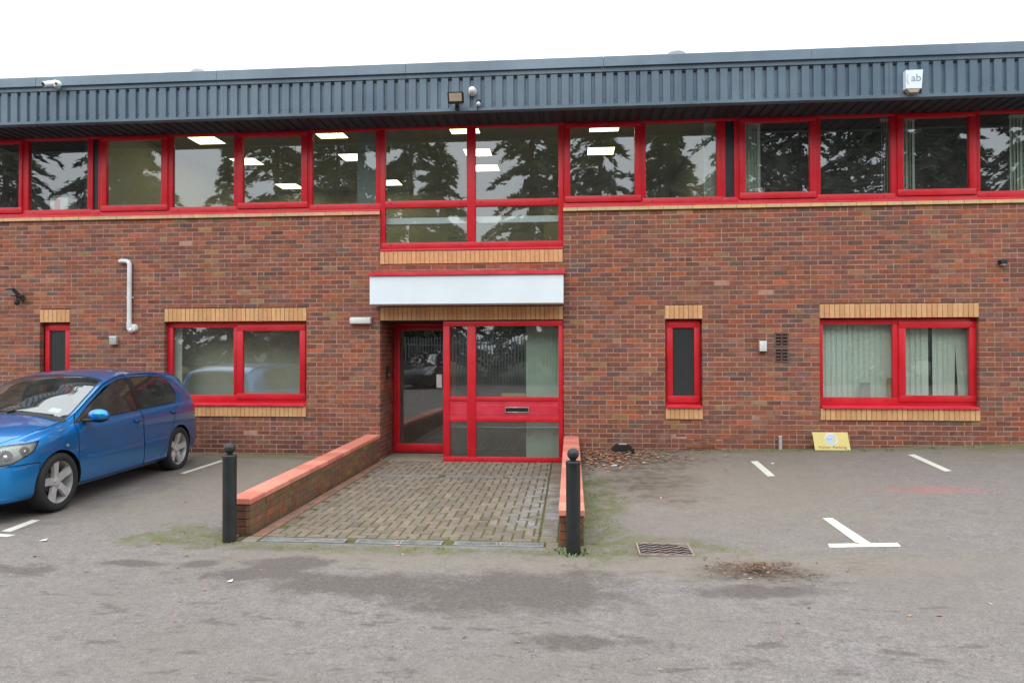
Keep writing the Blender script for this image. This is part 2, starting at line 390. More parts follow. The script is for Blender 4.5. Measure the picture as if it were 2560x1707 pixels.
# ------------------------------------------------------------------ mesh helpers
class MB:
    def __init__(s): s.v, s.f, s.mi, s.col, s.mats = [], [], [], [], []
    def m(s, mat):
        if mat not in s.mats: s.mats.append(mat)
        return s.mats.index(mat)
    def add(s, verts, faces, mat, col=None):
        o = len(s.v); s.v += [tuple(v) for v in verts]; k = s.m(mat)
        for f in faces: s.f.append(tuple(o + i for i in f)); s.mi.append(k)
        s.col += [col or (1, 1, 1, 1)] * len(verts)
        return s
    def box(s, x0, x1, y0, y1, z0, z1, mat, col=None, bev=0.0):
        if bev <= 0:
            vs = [(x, y, z) for z in (z0, z1) for y in (y0, y1) for x in (x0, x1)]
            return s.add(vs, [(0, 2, 3, 1), (4, 5, 7, 6), (0, 1, 5, 4), (2, 6, 7, 3), (0, 4, 6, 2), (1, 3, 7, 5)], mat, col)
        bm = bmesh.new(); bmesh.ops.create_cube(bm, size=1)
        for v in bm.verts:
            v.co = ((x0 + x1) / 2 + v.co.x * (x1 - x0), (y0 + y1) / 2 + v.co.y * (y1 - y0), (z0 + z1) / 2 + v.co.z * (z1 - z0))
        b = min(bev, .45 * min(abs(x1 - x0), abs(y1 - y0), abs(z1 - z0)))
        bmesh.ops.bevel(bm, geom=bm.edges[:], offset=b, segments=2, profile=0.5, affect='EDGES')
        s.bm(bm, mat, col); bm.free(); return s
    def bm(s, bm, mat, col=None, mtx=None):
        bm.verts.index_update()
        s.add([(mtx @ v.co if mtx else v.co.copy()) for v in bm.verts], [[v.index for v in f.verts] for f in bm.faces], mat, col)
    def cyl(s, p0, p1, r0, mat, r1=None, n=16, caps=True):
        p0, p1 = Vector(p0), Vector(p1); r1 = r0 if r1 is None else r1
        d = (p1 - p0).normalized(); a = d.orthogonal().normalized(); b = d.cross(a)
        vs, fs = [], []
        for p, r in ((p0, r0), (p1, r1)):
            for i in range(n):
                t = 2 * math.pi * i / n; vs.append(p + (a * math.cos(t) + b * math.sin(t)) * r)
        for i in range(n): fs.append((i, (i + 1) % n, n + (i + 1) % n, n + i))
        if caps: fs += [tuple(range(n - 1, -1, -1)), tuple(range(n, 2 * n))]
        return s.add(vs, fs, mat)
    def tube(s, pts, r, mat, n=12):
        pts = [Vector(p) for p in pts]; vs, fs = [], []
        d0 = (pts[1] - pts[0]).normalized(); a = d0.orthogonal().normalized()
        for k, p in enumerate(pts):
            d = (pts[min(k + 1, len(pts) - 1)] - pts[max(k - 1, 0)]).normalized()
            a = (a - d * a.dot(d)).normalized(); b = d.cross(a)
            for i in range(n):
                t = 2 * math.pi * i / n; vs.append(p + (a * math.cos(t) + b * math.sin(t)) * r)
        for k in range(len(pts) - 1):
            for i in range(n): fs.append((k * n + i, k * n + (i + 1) % n, (k + 1) * n + (i + 1) % n, (k + 1) * n + i))
        fs += [tuple(range(n - 1, -1, -1)), tuple(range((len(pts) - 1) * n, len(pts) * n))]
        return s.add(vs, fs, mat)
    def lathe(s, prof, mat, c=(0, 0, 0), axis='Z', n=24, caps=True):
        vs, fs = [], []
        for (r, h) in prof:
            for i in range(n):
                t = 2 * math.pi * i / n; x, y = r * math.cos(t), r * math.sin(t)
                p = (x, y, h) if axis == 'Z' else ((x, -h, y) if axis == 'Y' else (h, x, y))
                vs.append((c[0] + p[0], c[1] + p[1], c[2] + p[2]))
        for k in range(len(prof) - 1):
            for i in range(n): fs.append((k * n + i, k * n + (i + 1) % n, (k + 1) * n + (i + 1) % n, (k + 1) * n + i))
        if caps: fs += [tuple(range(n - 1, -1, -1)), tuple(range((len(prof) - 1) * n, len(prof) * n))]
        return s.add(vs, fs, mat)
    def sphere(s, c, r, mat, sc=(1, 1, 1), n=16):
        bm = bmesh.new(); bmesh.ops.create_uvsphere(bm, u_segments=n, v_segments=n // 2 + 2, radius=1)
        for v in bm.verts: v.co = (c[0] + v.co.x * r * sc[0], c[1] + v.co.y * r * sc[1], c[2] + v.co.z * r * sc[2])
        s.bm(bm, mat); bm.free(); return s
    def prism(s, poly, h0, h1, mat, axis='Y'):
        n = len(poly)
        mk = {'Y': lambda p, h: (p[0], h, p[1]), 'Z': lambda p, h: (p[0], p[1], h), 'X': lambda p, h: (h, p[0], p[1])}[axis]
        vs = [mk(p, h0) for p in poly] + [mk(p, h1) for p in poly]
        fs = [tuple(range(n)), tuple(range(2 * n - 1, n - 1, -1))] + [(i, n + i, n + (i + 1) % n, (i + 1) % n) for i in range(n)]
        return s.add(vs, fs, mat)
    def mesh(s, name, smooth=None, color=False):
        me = bpy.data.meshes.new(name); me.from_pydata(s.v, [], s.f)
        for m in s.mats: me.materials.append(M[m] if isinstance(m, str) else m)
        me.polygons.foreach_set('material_index', s.mi)
        if color:
            ca = me.color_attributes.new('Col', 'FLOAT_COLOR', 'POINT')
            ca.data.foreach_set('color', np.array(s.col, dtype=np.float32).ravel())
        bm = bmesh.new(); bm.from_mesh(me); bmesh.ops.recalc_face_normals(bm, faces=bm.faces[:]); bm.to_mesh(me); bm.free()
        if smooth:
            me.shade_smooth(); me.set_sharp_from_angle(angle=math.radians(smooth))
        return me
    def build(s, name, parent=None, smooth=None, color=False, kind=None):
        return link(name, s.mesh(name, smooth, color), parent, kind)
def link(name, me, parent=None, kind=None, loc=(0, 0, 0)):
    o = bpy.data.objects.new(name, me); COL.objects.link(o); o.location = loc
    if parent: o.parent = parent
    if kind: o['kind'] = kind
    return o
def thing(name, label, cat, loc=(0, 0, 0), group=None, rz=0):
    o = bpy.data.objects.new(name, None); o.empty_display_size = 0.2; COL.objects.link(o)
    o.location = loc; o.rotation_euler = (0, 0, rz)
    return tag(o, label, cat, group)
def tag(o, label, cat, group=None):
    o['label'] = label; o['category'] = cat
    if group: o['group'] = group
    return o

# ------------------------------------------------------------------ ground
WX = [(-300, -.12), (-12, -.07), (-6, -.08), (-3.2, -.11), (0.13, .015), (1.96, .043), (3.3, .083), (4.3, .095), (6.5, .18), (9, .26), (300, .3)]
FX = [(-300, -.12), (-6, -.11), (-3.2, -.165), (0.1, -.16), (2.5, -.09), (7, .02), (10, .06), (300, .06)]
def lerp(t, x):
    for (a, va), (b, vb) in zip(t, t[1:]):
        if x <= b: return va + (vb - va) * (x - a) / (b - a)
    return t[-1][1]
def gz(x, y):
    t = min(1, max(0, -y / 4.9)); z = lerp(WX, x) * (1 - t) + lerp(FX, x) * t
    u = min(1, max(0, (-y - 5.5) / 10)); return z * (1 - u) + (-.14) * u
def ticks(a, b, d): return [a + (b - a) * i / round((b - a) / d) for i in range(round((b - a) / d) + 1)]
xs = [-300, -120, -60, -30, -20] + ticks(-12.5, -3.2, .3) + ticks(-3.2, 0, .32)[1:] + ticks(0, 9.5, .3)[1:] + [20, 30, 60, 120, 300]
ys = [-300, -120, -60, -40, -30, -24] + ticks(-15, -4.86, .3) + ticks(-4.86, 0.02, .3)[1:] + [12, 30, 60, 120, 300]
g = MB()
vs = [(x, y, gz(x, y)) for y in ys for x in xs]; fs = []
for j in range(len(ys) - 1):
    for i in range(len(xs) - 1):
        cx, cy = (xs[i] + xs[i + 1]) / 2, (ys[j] + ys[j + 1]) / 2
        if -3.2 < cx < 0 and -4.86 < cy < 0.02: continue
        if -12.5 < cx < 9.5 and 0.02 < cy < 12: continue
        a = j * len(xs) + i; fs.append((a, a + 1, a + 1 + len(xs), a + len(xs)))
g.add(vs, fs, 'asphalt')
ground = g.build('ground', smooth=60, kind='structure')

def ground_strip(name, pts, lift=.004, label=None):
    """flat painted marking that follows the ground"""
    b = MB(); n = 10
    (ax, ay), (bx, by), (cx, cy), (dx, dy) = pts       # one long side a-b, other d-c
    vs = []
    for i in range(n + 1):
        t = i / n
        for (p, q) in (((ax, ay), (bx, by)), ((dx, dy), (cx, cy))):
            x, y = p[0] + (q[0] - p[0]) * t, p[1] + (q[1] - p[1]) * t
            vs.append((x, y, gz(x, y) + lift))
    b.add(vs, [(2 * i, 2 * i + 1, 2 * i + 3, 2 * i + 2) for i in range(n)], 'paint_line')
    o = b.build(name, ground)
    if label: o['label'] = label
    return o
ground_strip('parking_line', [(2.54, -.98), (2.50, -2.0), (2.60, -1.98), (2.64, -.97)])
ground_strip('parking_line', [(4.84, -.63), (4.75, -1.82), (4.85, -1.79), (4.94, -.62)])
ground_strip('parking_line', [(2.49, -3.97), (2.50, -4.79), (2.62, -4.79), (2.59, -3.96)], label='stem of the white T marking')
ground_strip('parking_line', [(2.25, -4.795), (2.85, -4.775), (2.83, -4.885), (2.23, -4.905)], label='crossbar of the white T marking')
ground_strip('parking_line', [(-5.46, -1.80), (-5.44, -.70), (-5.36, -.71), (-5.38, -1.80)], label='worn white line behind the blue car')
ground_strip('parking_line', [(-5.52, -4.42), (-5.48, -4.86), (-5.38, -4.86), (-5.43, -4.42)])
ground_strip('parking_line', [(-5.75, -4.93), (-5.25, -4.95), (-5.27, -5.03), (-5.75, -5.01)])

# ------------------------------------------------------------------ building
B = thing('office_building', 'two-storey red brick office building with red window frames and grey metal fascia', 'building', (0, 0, 0))
XL, XR = -12.4, 9.4
ZS = 3.825
OPEN = [(-6.78, -4.335, .525, 2.325), (-9.0, -8.465, .525, 2.325), (1.485, 2.057, .525, 2.325), (3.842, 6.182, .525, 2.325),
        (-3.095, -.12, -9, 2.325), (-3.095, -.12, 3.02, 9)]
# mortar wall behind the brick faces, split round the openings
def mortar_wall():
    b = MB(); e = .006
    X = sorted({XL, XR} | {v for o in OPEN for v in (o[0] - e, o[1] + e)})
    Z = sorted({-.4, ZS - .004} | {v for o in OPEN for v in (o[2] - e, o[3] + e) if -.4 < v < ZS})
    for x0, x1 in zip(X, X[1:]):
        run = None
        for z0, z1 in zip(Z, Z[1:]):
            cx, cz = (x0 + x1) / 2, (z0 + z1) / 2
            hole = any(o[0] - e < cx < o[1] + e and o[2] - e < cz < o[3] + e for o in OPEN)
            if hole:
                if run: b.box(x0, x1, .0035, .10, run[0], run[1], 'mortar'); run = None
            else: run = (run[0] if run else z0, z1)
        if run: b.box(x0, x1, .0035, .10, run[0], run[1], 'mortar')
    return b.build('wall', B)
mortar_wall()
PAL = [(srgb(136, 86, 69), 22), (srgb(125, 80, 67), 16), (srgb(117, 84, 73), 11), (srgb(107, 85, 78), 6), (srgb(148, 87, 63), 18), (srgb(155, 88, 60), 11),
       (srgb(166, 92, 60), 4), (srgb(162, 114, 78), 2), (srgb(144, 115, 82), 2), (srgb(142, 96, 76), 14)]
PW = np.array([p[1] for p in PAL], float); PW /= PW.sum()
def brick_col(k=1.0):
    c = PAL[rng.choice(len(PAL), p=PW)][0]; j = rng.normal(1, .12)
    return tuple(max(.005, c[i] * .9 * j * k * rng.normal(1, .06)) for i in range(3)) + (1,)
def brick_geo(x0, x1, y0, y1, z0, z1, j=.0012, ch=.0028):
    """brick whose outer face (y0) has chamfered, slightly uneven edges: 12 verts"""
    q = lambda: rng.normal(0, j)
    dy = rng.normal(0, .0012)
    vs = [(x0, y1, z0), (x1, y1, z0), (x1, y1, z1), (x0, y1, z1),
          (x0 + q(), y0 + ch + dy, z0 + q()), (x1 + q(), y0 + ch + dy, z0 + q()), (x1 + q(), y0 + ch + dy, z1 + q()), (x0 + q(), y0 + ch + dy, z1 + q()),
          (x0 + ch, y0 + dy, z0 + ch), (x1 - ch, y0 + dy, z0 + ch), (x1 - ch, y0 + dy, z1 - ch), (x0 + ch, y0 + dy, z1 - ch)]
    fs = [(8, 9, 10, 11)]
    for i in range(4):
        k = (i + 1) % 4; fs += [(4 + i, 4 + k, 8 + k, 8 + i), (i, k, 4 + k, 4 + i)]
    return vs, fs
SPAN_ALL = []
for k in range(-7 - 5, 44):
    z0 = .525 + .075 * k + .0058; z1 = z0 + .0634; zc = (z0 + z1) / 2
    cuts = sorted((o[0], o[1]) for o in OPEN if o[2] < zc < o[3])
    segs, x = [], XL
    for a, b_ in cuts: segs.append((x, a)); x = b_
    segs.append((x, XR))
    off = .1125 * (k % 2)
    for a, b_ in segs:
        n0 = math.floor((a - off) / .225) - 1
        js = [a - .005] + [off + .225 * i for i in range(n0, n0 + 120) if a + .04 < off + .225 * i < b_ - .04] + [b_ + .005]
        for p, q in zip(js, js[1:]):
            if q - p > .2 and rng.random() < .07:                      # a pair of headers in place of a stretcher
                m_ = (p + q) / 2; pairs = [(p, m_), (m_, q)]
            else: pairs = [(p, q)]
            for (u, v) in pairs: SPAN_ALL.append((u + .0058 + rng.normal(0, .001), v - .0058 + rng.normal(0, .001), z0 + rng.normal(0, .0008), z1 + rng.normal(0, .0008)))
vis = [sp for sp in SPAN_ALL if -11 < sp[0] < 8.5 and sp[3] > gz(sp[0], 0) - .02]
full = [i for i, sp in enumerate(vis) if sp[1] - sp[0] > .205 and sp[2] > gz(sp[0], 0) + .03]
def seen(sp):
    x, zc = (sp[0] + sp[1]) / 2, (sp[2] + sp[3]) / 2
    return not (-3.4 < x < .35 and zc < .3) and not (-3.3 < x < 0 and 2.3 < zc < 3.0)
full = [i for i in full if seen(vis[i])]
full.sort(key=lambda i: (Vector(((vis[i][0] + vis[i][1]) / 2, 0, (vis[i][2] + vis[i][3]) / 2)) - EYE).length)
single = set(full[:300])
variants = []
for i in range(40):
    b = MB(); v_, f_2 = brick_geo(-.1067, .1067, 0, .1, -.0317, .0317); b.add(v_, f_2, 'brick', brick_col()); variants.append(b.mesh('brick', color=True))
bw = MB()
for i, sp in enumerate(vis):
    if i in single:
        link('brick', variants[rng.integers(len(variants))], B, loc=((sp[0] + sp[1]) / 2, 0, (sp[2] + sp[3]) / 2))
    else:
        v_, f_2 = brick_geo(sp[0], sp[1], 0, .1, sp[2], sp[3]); bx = (sp[0] + sp[1]) / 2
        if 1.2 < bx < 2.6 and sp[2] < .27 and rng.random() < .6:
            dv = rng.uniform(-.012, .0022); v_ = [(x, y_ + (dv if q > 3 else 0) + (rng.normal(0, .004) if q > 7 else 0), z_) for q, (x, y_, z_) in enumerate(v_)]
        bw.add(v_, f_2, 'brick', brick_col())
# entrance returns
def return_bricks(xf, sgn, y0, y1):
    for k in range(-12, 24):
        z0 = .525 + .075 * k + .005; off = .1125 * (k % 2)
        js = [y0] + [y for y in [off + .225 * i for i in range(0, 8)] if y0 + .03 < y < y1 - .03] + [y1]
        for p, q in zip(js, js[1:]):
            v_, f_2 = brick_geo(p + .005, q - .005, 0, .1, z0, z0 + .065)
            # local x -> world y ; local y -> depth into wall
            bw.add([(xf - sgn * y, x, zz) for (x, y, zz) in v_], f_2, 'brick', brick_col(.9))
return_bricks(-3.095, 1, .105, 1.0)
bw.build('brickwork', B, color=True, kind='stuff')
b = MB(); b.box(-3.30, -3.102, .101, 1.0, -.4, 2.33, 'mortar'); b.build('entrance_return', B)

# buff soldier-course lintels and sills
BUFF = (srgb(208, 158, 112), srgb(212, 164, 116), srgb(204, 152, 106))
sold = {}
def soldier_course(name, x0, x1, z0, z1, y0, label=None):
    n = round((x1 - x0) / .075); d = (x1 - x0) / n
    b = MB(); b.box(x0 + .004, x1 - .004, y0 + .005, .1, z0 + .003, z1 - .003, 'buff_mortar'); L = b.build(name, B)
    if label: L['label'] = label
    for i in range(n):
        key = (round(d, 3), round(z1 - z0, 3), i % 7)
        if key not in sold:
            bb = MB(); v_, f_2 = brick_geo(-d / 2 + .005, d / 2 - .005, 0, .09, -(z1 - z0) / 2, (z1 - z0) / 2)
            c = BUFF[rng.integers(3)]; j = rng.normal(1, .03); bb.add(v_, f_2, 'buff', (c[0] * j, c[1] * j, c[2] * j, 1)); sold[key] = bb.mesh('soldier_brick', color=True)
        link('soldier_brick', sold[key], L, loc=(x0 + d * (i + .5), y0 + rng.normal(0, .0012), (z0 + z1) / 2))
for (x0, x1, z0, z1) in OPEN[:4]:
    soldier_course('lintel', x0 - .004, x1 + .004, 2.105, 2.32, -.004)
    soldier_course('sill_course', x0 - .004, x1 + .004, .53, .705, -.022)
soldier_course('lintel', -3.095, -.12, 2.105, 2.32, -.004, 'buff brick lintel shaded by the white sign')
soldier_course('sill_course', -3.095, -.12, 3.02, 3.222, -.02, 'buff brick sill under the tall stairwell window')
# buff sill tiles under the upper window band
for (x0, x1) in ((-11, -3.098), (-.116, 8.9)):
    b = MB(); b.box(x0, x1, -.005, .1, 3.829, 3.882, 'buff_mortar'); L = b.build('window_band_sill', B)
    n = round((x1 - x0) / .225); d = (x1 - x0) / n; tl = []
    for i in range(4):
        bb = MB(); bb.box(-d / 2 + .003, d / 2 - .003, 0, .1, -.026, .026, 'buff', tuple(v * rng.normal(1, .06) for v in srgb(214, 176, 130)[:3]) + (1,)); tl.append(bb.mesh('sill_tile', color=True))
    for i in range(n): link('sill_tile', tl[rng.integers(4)], L, loc=(x0 + d * (i + .5), -.035 + rng.normal(0, .0015), 3.857))

# ---- windows
def frame_rect(b, x0, x1, z0, z1, y0, y1, wl, wr, wb, wt, mat='red', bev=.004):
    b.box(x0, x1, y0, y1, z0, z0 + wb, mat, bev=bev); b.box(x0, x1, y0, y1, z1 - wt, z1, mat, bev=bev)
    b.box(x0, x0 + wl, y0 + .001, y1, z0 + wb, z1 - wt, mat, bev=bev); b.box(x1 - wr, x1, y0 + .001, y1, z0 + wb, z1 - wt, mat, bev=bev)
def pane(x0, x1, z0, z1, y, parent, mat='glass', th=.006):
    b = MB(); b.add([(x0, y, z0), (x1, y, z0), (x1, y, z1), (x0, y, z1)], [(0, 1, 2, 3)], mat); return b.build('pane', parent)
def drip_slots(b, x0, x1, z, y):
    for x in (x0 + .1, x1 - .1): b.box(x - .014, x + .014, y - .002, y + .004, z - .006, z + .006, 'black')
def bay(x0, x1, kind, g0, g1, z0, z1, y, label=None, zg=None):
    """one bay of the upper window band: fixed light or casement"""
    b = MB()
    if kind == 'fixed':
        frame_rect(b, x0, x1, z0, z1, y, y + .07, g0 - x0, x1 - g1, .135, .06)
        drip_slots(b, g0, g1, z0 + .085, y)
        b.box(x0, x1, y - .035, y + .01, z0 - .008, z0 + .028, 'red_sill', bev=.004)
        W = b.build('window', B, smooth=35)
        pane(g0 - .01, g1 + .01, z0 + .125, z1 - .05, y + .04, W)
    else:
        frame_rect(b, x0, x1, z0, z1, y, y + .07, .035, .035, .075, .045)
        b.box(x0, x1, y - .035, y + .01, z0 - .008, z0 + .028, 'red_sill', bev=.004)
        W = b.build('window', B, smooth=35)
        s_ = MB(); sx0, sx1 = x0 + .028, x1 - .028
        frame_rect(s_, sx0, sx1, z0 + .085, z1 - .035, y - .022, y + .05, g0 - sx0, sx1 - g1, .098, .07)
        s_.build('sash', W, smooth=35)
        pane(g0 - .01, g1 + .01, z0 + .175, z1 - .095, y + .02, W)
    if label: W['label'] = label
    return W
FZ0, FZ1, FY = 3.893, 5.28, .035
for args in [(-10.62, -9.33, 'sash', -10.46, -9.416), (-9.33, -8.125, 'fixed', -9.256, -8.187), (-7.96, -6.72, 'sash', -7.834, -6.863), (-6.72, -5.55, 'fixed', -6.67, -5.601),
             (-5.55, -4.30, 'sash', -5.434, -4.436), (-4.30, -3.10, 'fixed', -4.25, -3.18), (-.11, 1.15, 'sash', .002, 1.021), (1.15, 2.385, 'fixed', 1.199, 2.302),
             (2.62, 3.84, 'sash', 2.739, 3.717), (3.84, 5.0, 'fixed', 3.888, 4.933), (5.0, 6.2, 'sash', 5.121, 6.083), (6.2, 7.45, 'fixed', 6.249, 7.38), (7.45, 8.7, 'sash', 7.57, 8.58)]:
    bay(*args, FZ0, FZ1, FY)
for (x0, x1, g0, g1) in ((-8.125, -7.96, -8.093, -7.991), (2.385, 2.62, 2.436, 2.571)):
    b = MB(); frame_rect(b, x0, x1, FZ0, FZ1, FY, FY + .07, g0 - x0, x1 - g1, .12, .06); b.box(x0, x1, FY - .035, FY + .01, FZ0 - .008, FZ0 + .028, 'red_sill', bev=.004)
    L = b.build('infill_frame', B, smooth=35); L['label'] = 'narrow red frame round a dark infill panel'
    b = MB(); b.box(g0 - .005, g1 + .005, FY + .03, FY + .05, FZ0 + .11, FZ1 - .05, 'dark_panel'); b.build('infill_panel', L)
# tall central stairwell window
b = MB(); y = FY - .012
frame_rect(b, -3.10, -.115, 3.262, 5.28, y, y + .08, .078, .075, .108, .05)
b.box(-1.674, -1.531, y + .001, y + .08, 3.37, 5.23, 'red', bev=.004)
for (p, q) in ((-3.022, -1.674), (-1.531, -.19)):
    b.box(p, q, y + .002, y + .08, 3.945, 4.055, 'red', bev=.004); drip_slots(b, p, q, 4.01, y); drip_slots(b, p, q, 3.325, y)
b.box(-3.10, -.115, y - .04, y + .01, 3.232, 3.262, 'red_sill', bev=.004)
W = b.build('window', B, smooth=35); W['label'] = 'tall four-pane stairwell window above the entrance'
for (p, q) in ((-3.03, -1.665), (-1.54, -.18)):
    pane(p, q, 4.045, 5.24, y + .045, W); pane(p, q, 3.36, 3.955, y + .045, W)
# ground floor windows
def ground_window(x0, x1, gl0, gl1, gr0, gr1, mull, label):
    y = .085; b = MB(); z0, z1 = .735, 2.09
    frame_rect(b, x0, x1, z0, z1, y, y + .06, gl0 - x0, .06, .14, .085)
    b.box(mull[0], mull[1], y + .001, y + .06, z0 + .14, z1 - .085, 'red', bev=.004)
    drip_slots(b, gl0, gl1, z0 + .09, y)
    W = b.build('window', B, smooth=35); W['label'] = label
    pane(gl0 - .01, gl1 + .01, z0 + .13, z1 - .07, y + .035, W)
    s_ = MB(); frame_rect(s_, gr0 - .1, gr1 + .095, .81, 2.045, y - .022, y + .04, .1, .095, .098, .10); s_.build('sash', W, smooth=35)
    pane(gr0 - .01, gr1 + .01, .90, 1.955, y + .012, W)
    c = MB(); c.prism([(-.05, .707), (-.05, .727), (.1, .752), (.1, .716)], x0 + .02, x1 - .005, 'red_sill', 'X'); c.build('sill', W)
ground_window(-6.78, -4.34, -6.686, -5.62, -5.45, -4.475, (-5.62, -5.56), 'wide ground floor window reflecting the blue car')
ground_window(3.848, 6.178, 3.918, 4.962, 5.145, 6.083, (4.962, 5.05), 'wide ground floor window with pale vertical blinds')
for (x0, x1, g0, g1, lab) in ((-9.0, -8.47, -8.89, -8.60, 'narrow obscured window behind the blue car'), (1.487, 2.055, 1.612, 1.945, 'narrow obscured window right of the entrance')):
    b = MB(); frame_rect(b, x0 + .01, x1 - .005, .735, 2.09, .1, .16, .03, .03, .05, .04); W = b.build('window', B, smooth=35); W['label'] = lab
    s_ = MB(); frame_rect(s_, x0 + .035, x1 - .03, .78, 2.055, .078, .14, g0 - x0 - .035, x1 - .03 - g1, .112, .09); s_.build('sash', W, smooth=35)
    b = MB(); b.box(g0 - .01, g1 + .01, .105, .115, .885, 1.975, 'ribbed'); b.build('pane', W)
    c = MB(); c.prism([(-.05, .707), (-.05, .727), (.1, .752), (.1, .716)], x0 + .005, x1 - .005, 'red_sill', 'X'); c.build('sill', W)

# ---- entrance: door set back, glazed screen nearly flush with the wall
b = MB(); frame_rect(b, -3.085, -2.06, -.155, 2.09, .80, .87, .055, .05, .03, .06); E_ = b.build('entrance_door_frame', B, smooth=35)
d = MB(); frame_rect(d, -3.03, -2.11, -.125, 2.03, .785, .84, .065, .075, .125, .07); D_ = d.build('door', E_, smooth=35); D_['label'] = 'red framed glass entrance door standing back in the porch'
p_ = MB(); p_.add([(-2.975, .81, -.01), (-2.175, .81, -.01), (-2.175, .81, 1.97), (-2.975, .81, 1.97)], [(0, 1, 2, 3)], 'glass'); p_.build('pane', E_)
h = MB(); h.box(-2.315, -2.215, .755, .783, .97, 1.20, 'whiteplastic', bev=.008); h.build('push_plate', E_)
y = .012; b = MB()
frame_rect(b, -2.06, -.125, -.188, 2.085, y, y + .08, .105, .07, .085, .08)
b.box(-1.668, -1.528, y + .001, y + .08, -.103, 2.005, 'red', bev=.004)
for (p, q) in ((-1.955, -1.668), (-1.528, -.195)):
    for (z0, z1) in ((.80, .865), (.468, .53)): b.box(p, q, y + .002, y + .08, z0, z1, 'red', bev=.004)
    drip_slots(b, p, q, -.15, y)
b.box(-2.06, -1.985, y + .08, .80, -.188, 2.085, 'red')                       # solid return to the door
b.box(-2.07, -.12, y - .03, y + .005, -.215, -.188, 'red_sill')
S_ = b.build('entrance_screen', B, smooth=35)
for (p, q) in ((-1.955, -1.668), (-1.528, -.195)):
    pane(p - .01, q + .01, .855, 2.015, y + .05, S_); pane(p - .01, q + .01, -.113, .478, y + .05, S_)
    c = MB(); c.box(p, q, y + .012, y + .05, .53, .80, 'red_sill', bev=.003); c.box(p + .01, q - .01, y + .008, y + .03, .575, .735, 'red_sill', bev=.004); c.build('solid_panel', S_)
c = MB(); frame_rect(c, -1.056, -.671, .612, .704, y - .006, y + .012, .012, .012, .016, .016, 'chrome', .002); c.box(-1.044, -.683, y - .001, y + .012, .628, .688, 'black')
c.box(-1.04, -.69, y - .008, y, .652, .662, 'black'); c.build('letter_slot', S_, smooth=35)
b = MB(); b.box(-3.095, -.12, .1, .8, 2.095, 2.13, 'soffit'); b.build('porch_ceiling', B)

# ---- fascia, soffit, roof
FYo = -.70
prof = [(0, 0), (.048, 0), (.058, .034), (.100, .034), (.110, 0)]      # one rib: crown, web, trough, web
def cladding_mesh(n=6, p=1 / 6):
    b = MB(); line = []
    for i in range(n):
        for (x, d_) in prof: line.append((i * p + x, d_))
    line.append((n * p - .0015, 0))
    vs = [(x, d_, z_) for z_ in (5.275, 5.80) for (x, d_) in line]; m_ = len(line)
    b.add(vs, [(i, i + 1, m_ + i + 1, m_ + i) for i in range(m_ - 1)], 'fascia')
    for i in range(n):                                                   # foam closer coloured black to include the capping's shadow, screw near the foot
        b.box(i * p + .052, i * p + .106, .004, .033, 5.742, 5.8, 'fascia_dark')
        b.cyl((i * p + .079, .034, 5.36), (i * p + .079, .028, 5.36), .007, 'fascia_dark', n=6)
    return b.mesh('cladding_sheet')
cm = cladding_mesh()
x = XL
while x < XR - .5:
    link('cladding_sheet', cm, B, loc=(x, FYo + rng.normal(0, .0015), 0)); x += 1.0
b = MB(); b.box(XL, XR, FYo + .05, FYo + .07, 5.25, 5.84, 'fascia_dark'); b.build('fascia_backing', B)
x = XL + .9
while x < XR:
    x1 = min(x + 3.0, XR); dy = rng.normal(0, .002)
    b = MB(); b.prism([(-.752 + dy, 5.835), (-.73 + dy, 5.985), (-.715, 6.0), (-.3, 6.03), (-.3, 5.99), (-.72, 5.96), (-.72, 5.835)], x + .003, x1 - .002, 'fascia', 'X'); b.build('capping', B)
    b = MB(); b.box(x + .002, x1 - .001, -.715, -.699, 5.768, 5.834, 'fascia'); b.build('head_trim', B)
    b = MB(); b.prism([(-.722 + dy, 5.243), (-.722 + dy, 5.285), (-.702, 5.292), (-.702, 5.25), (-.6, 5.25), (-.6, 5.243)], x + .002, x1 - .001, 'fascia', 'X'); b.build('drip_trim', B)
    x = x1
b = MB(); b.prism([(-.745, 5.835), (-.745, 5.985), (-.3, 6.03), (-.3, 5.99), (-.72, 5.96), (-.72, 5.835)], XL, XL + .897, 'fascia', 'X'); b.build('capping', B)
def soffit_mesh():
    b = MB(); line = []
    for i in range(6):
        p = 1 / 6
        for (x, d_) in ((0, 0), (.09, 0), (.105, .022), (.150, .022)): line.append((i * p + x, d_))
    line.append((.999, 0)); m_ = len(line)
    vs = [(x, y_, 5.252 + d_) for y_ in (-.6, .035) for (x, d_) in line]
    b.add(vs, [(i, i + 1, m_ + i + 1, m_ + i) for i in range(m_ - 1)], 'soffit'); return b.mesh('soffit_sheet')
sm = soffit_mesh(); x = XL
while x < XR - .5: link('soffit_sheet', sm, B, loc=(x, 0, 0)); x += 1.0
b = MB(); b.box(XL, XR, -.6, .0, 5.29, 5.31, 'soffit'); b.box(XL, XR, .0, .12, 5.285, 5.9, 'soffit'); b.build('soffit_backing', B)
b = MB(); b.box(XL, XR, -.3, 12, 5.9, 5.98, 'roofing'); b.build('roof', B)
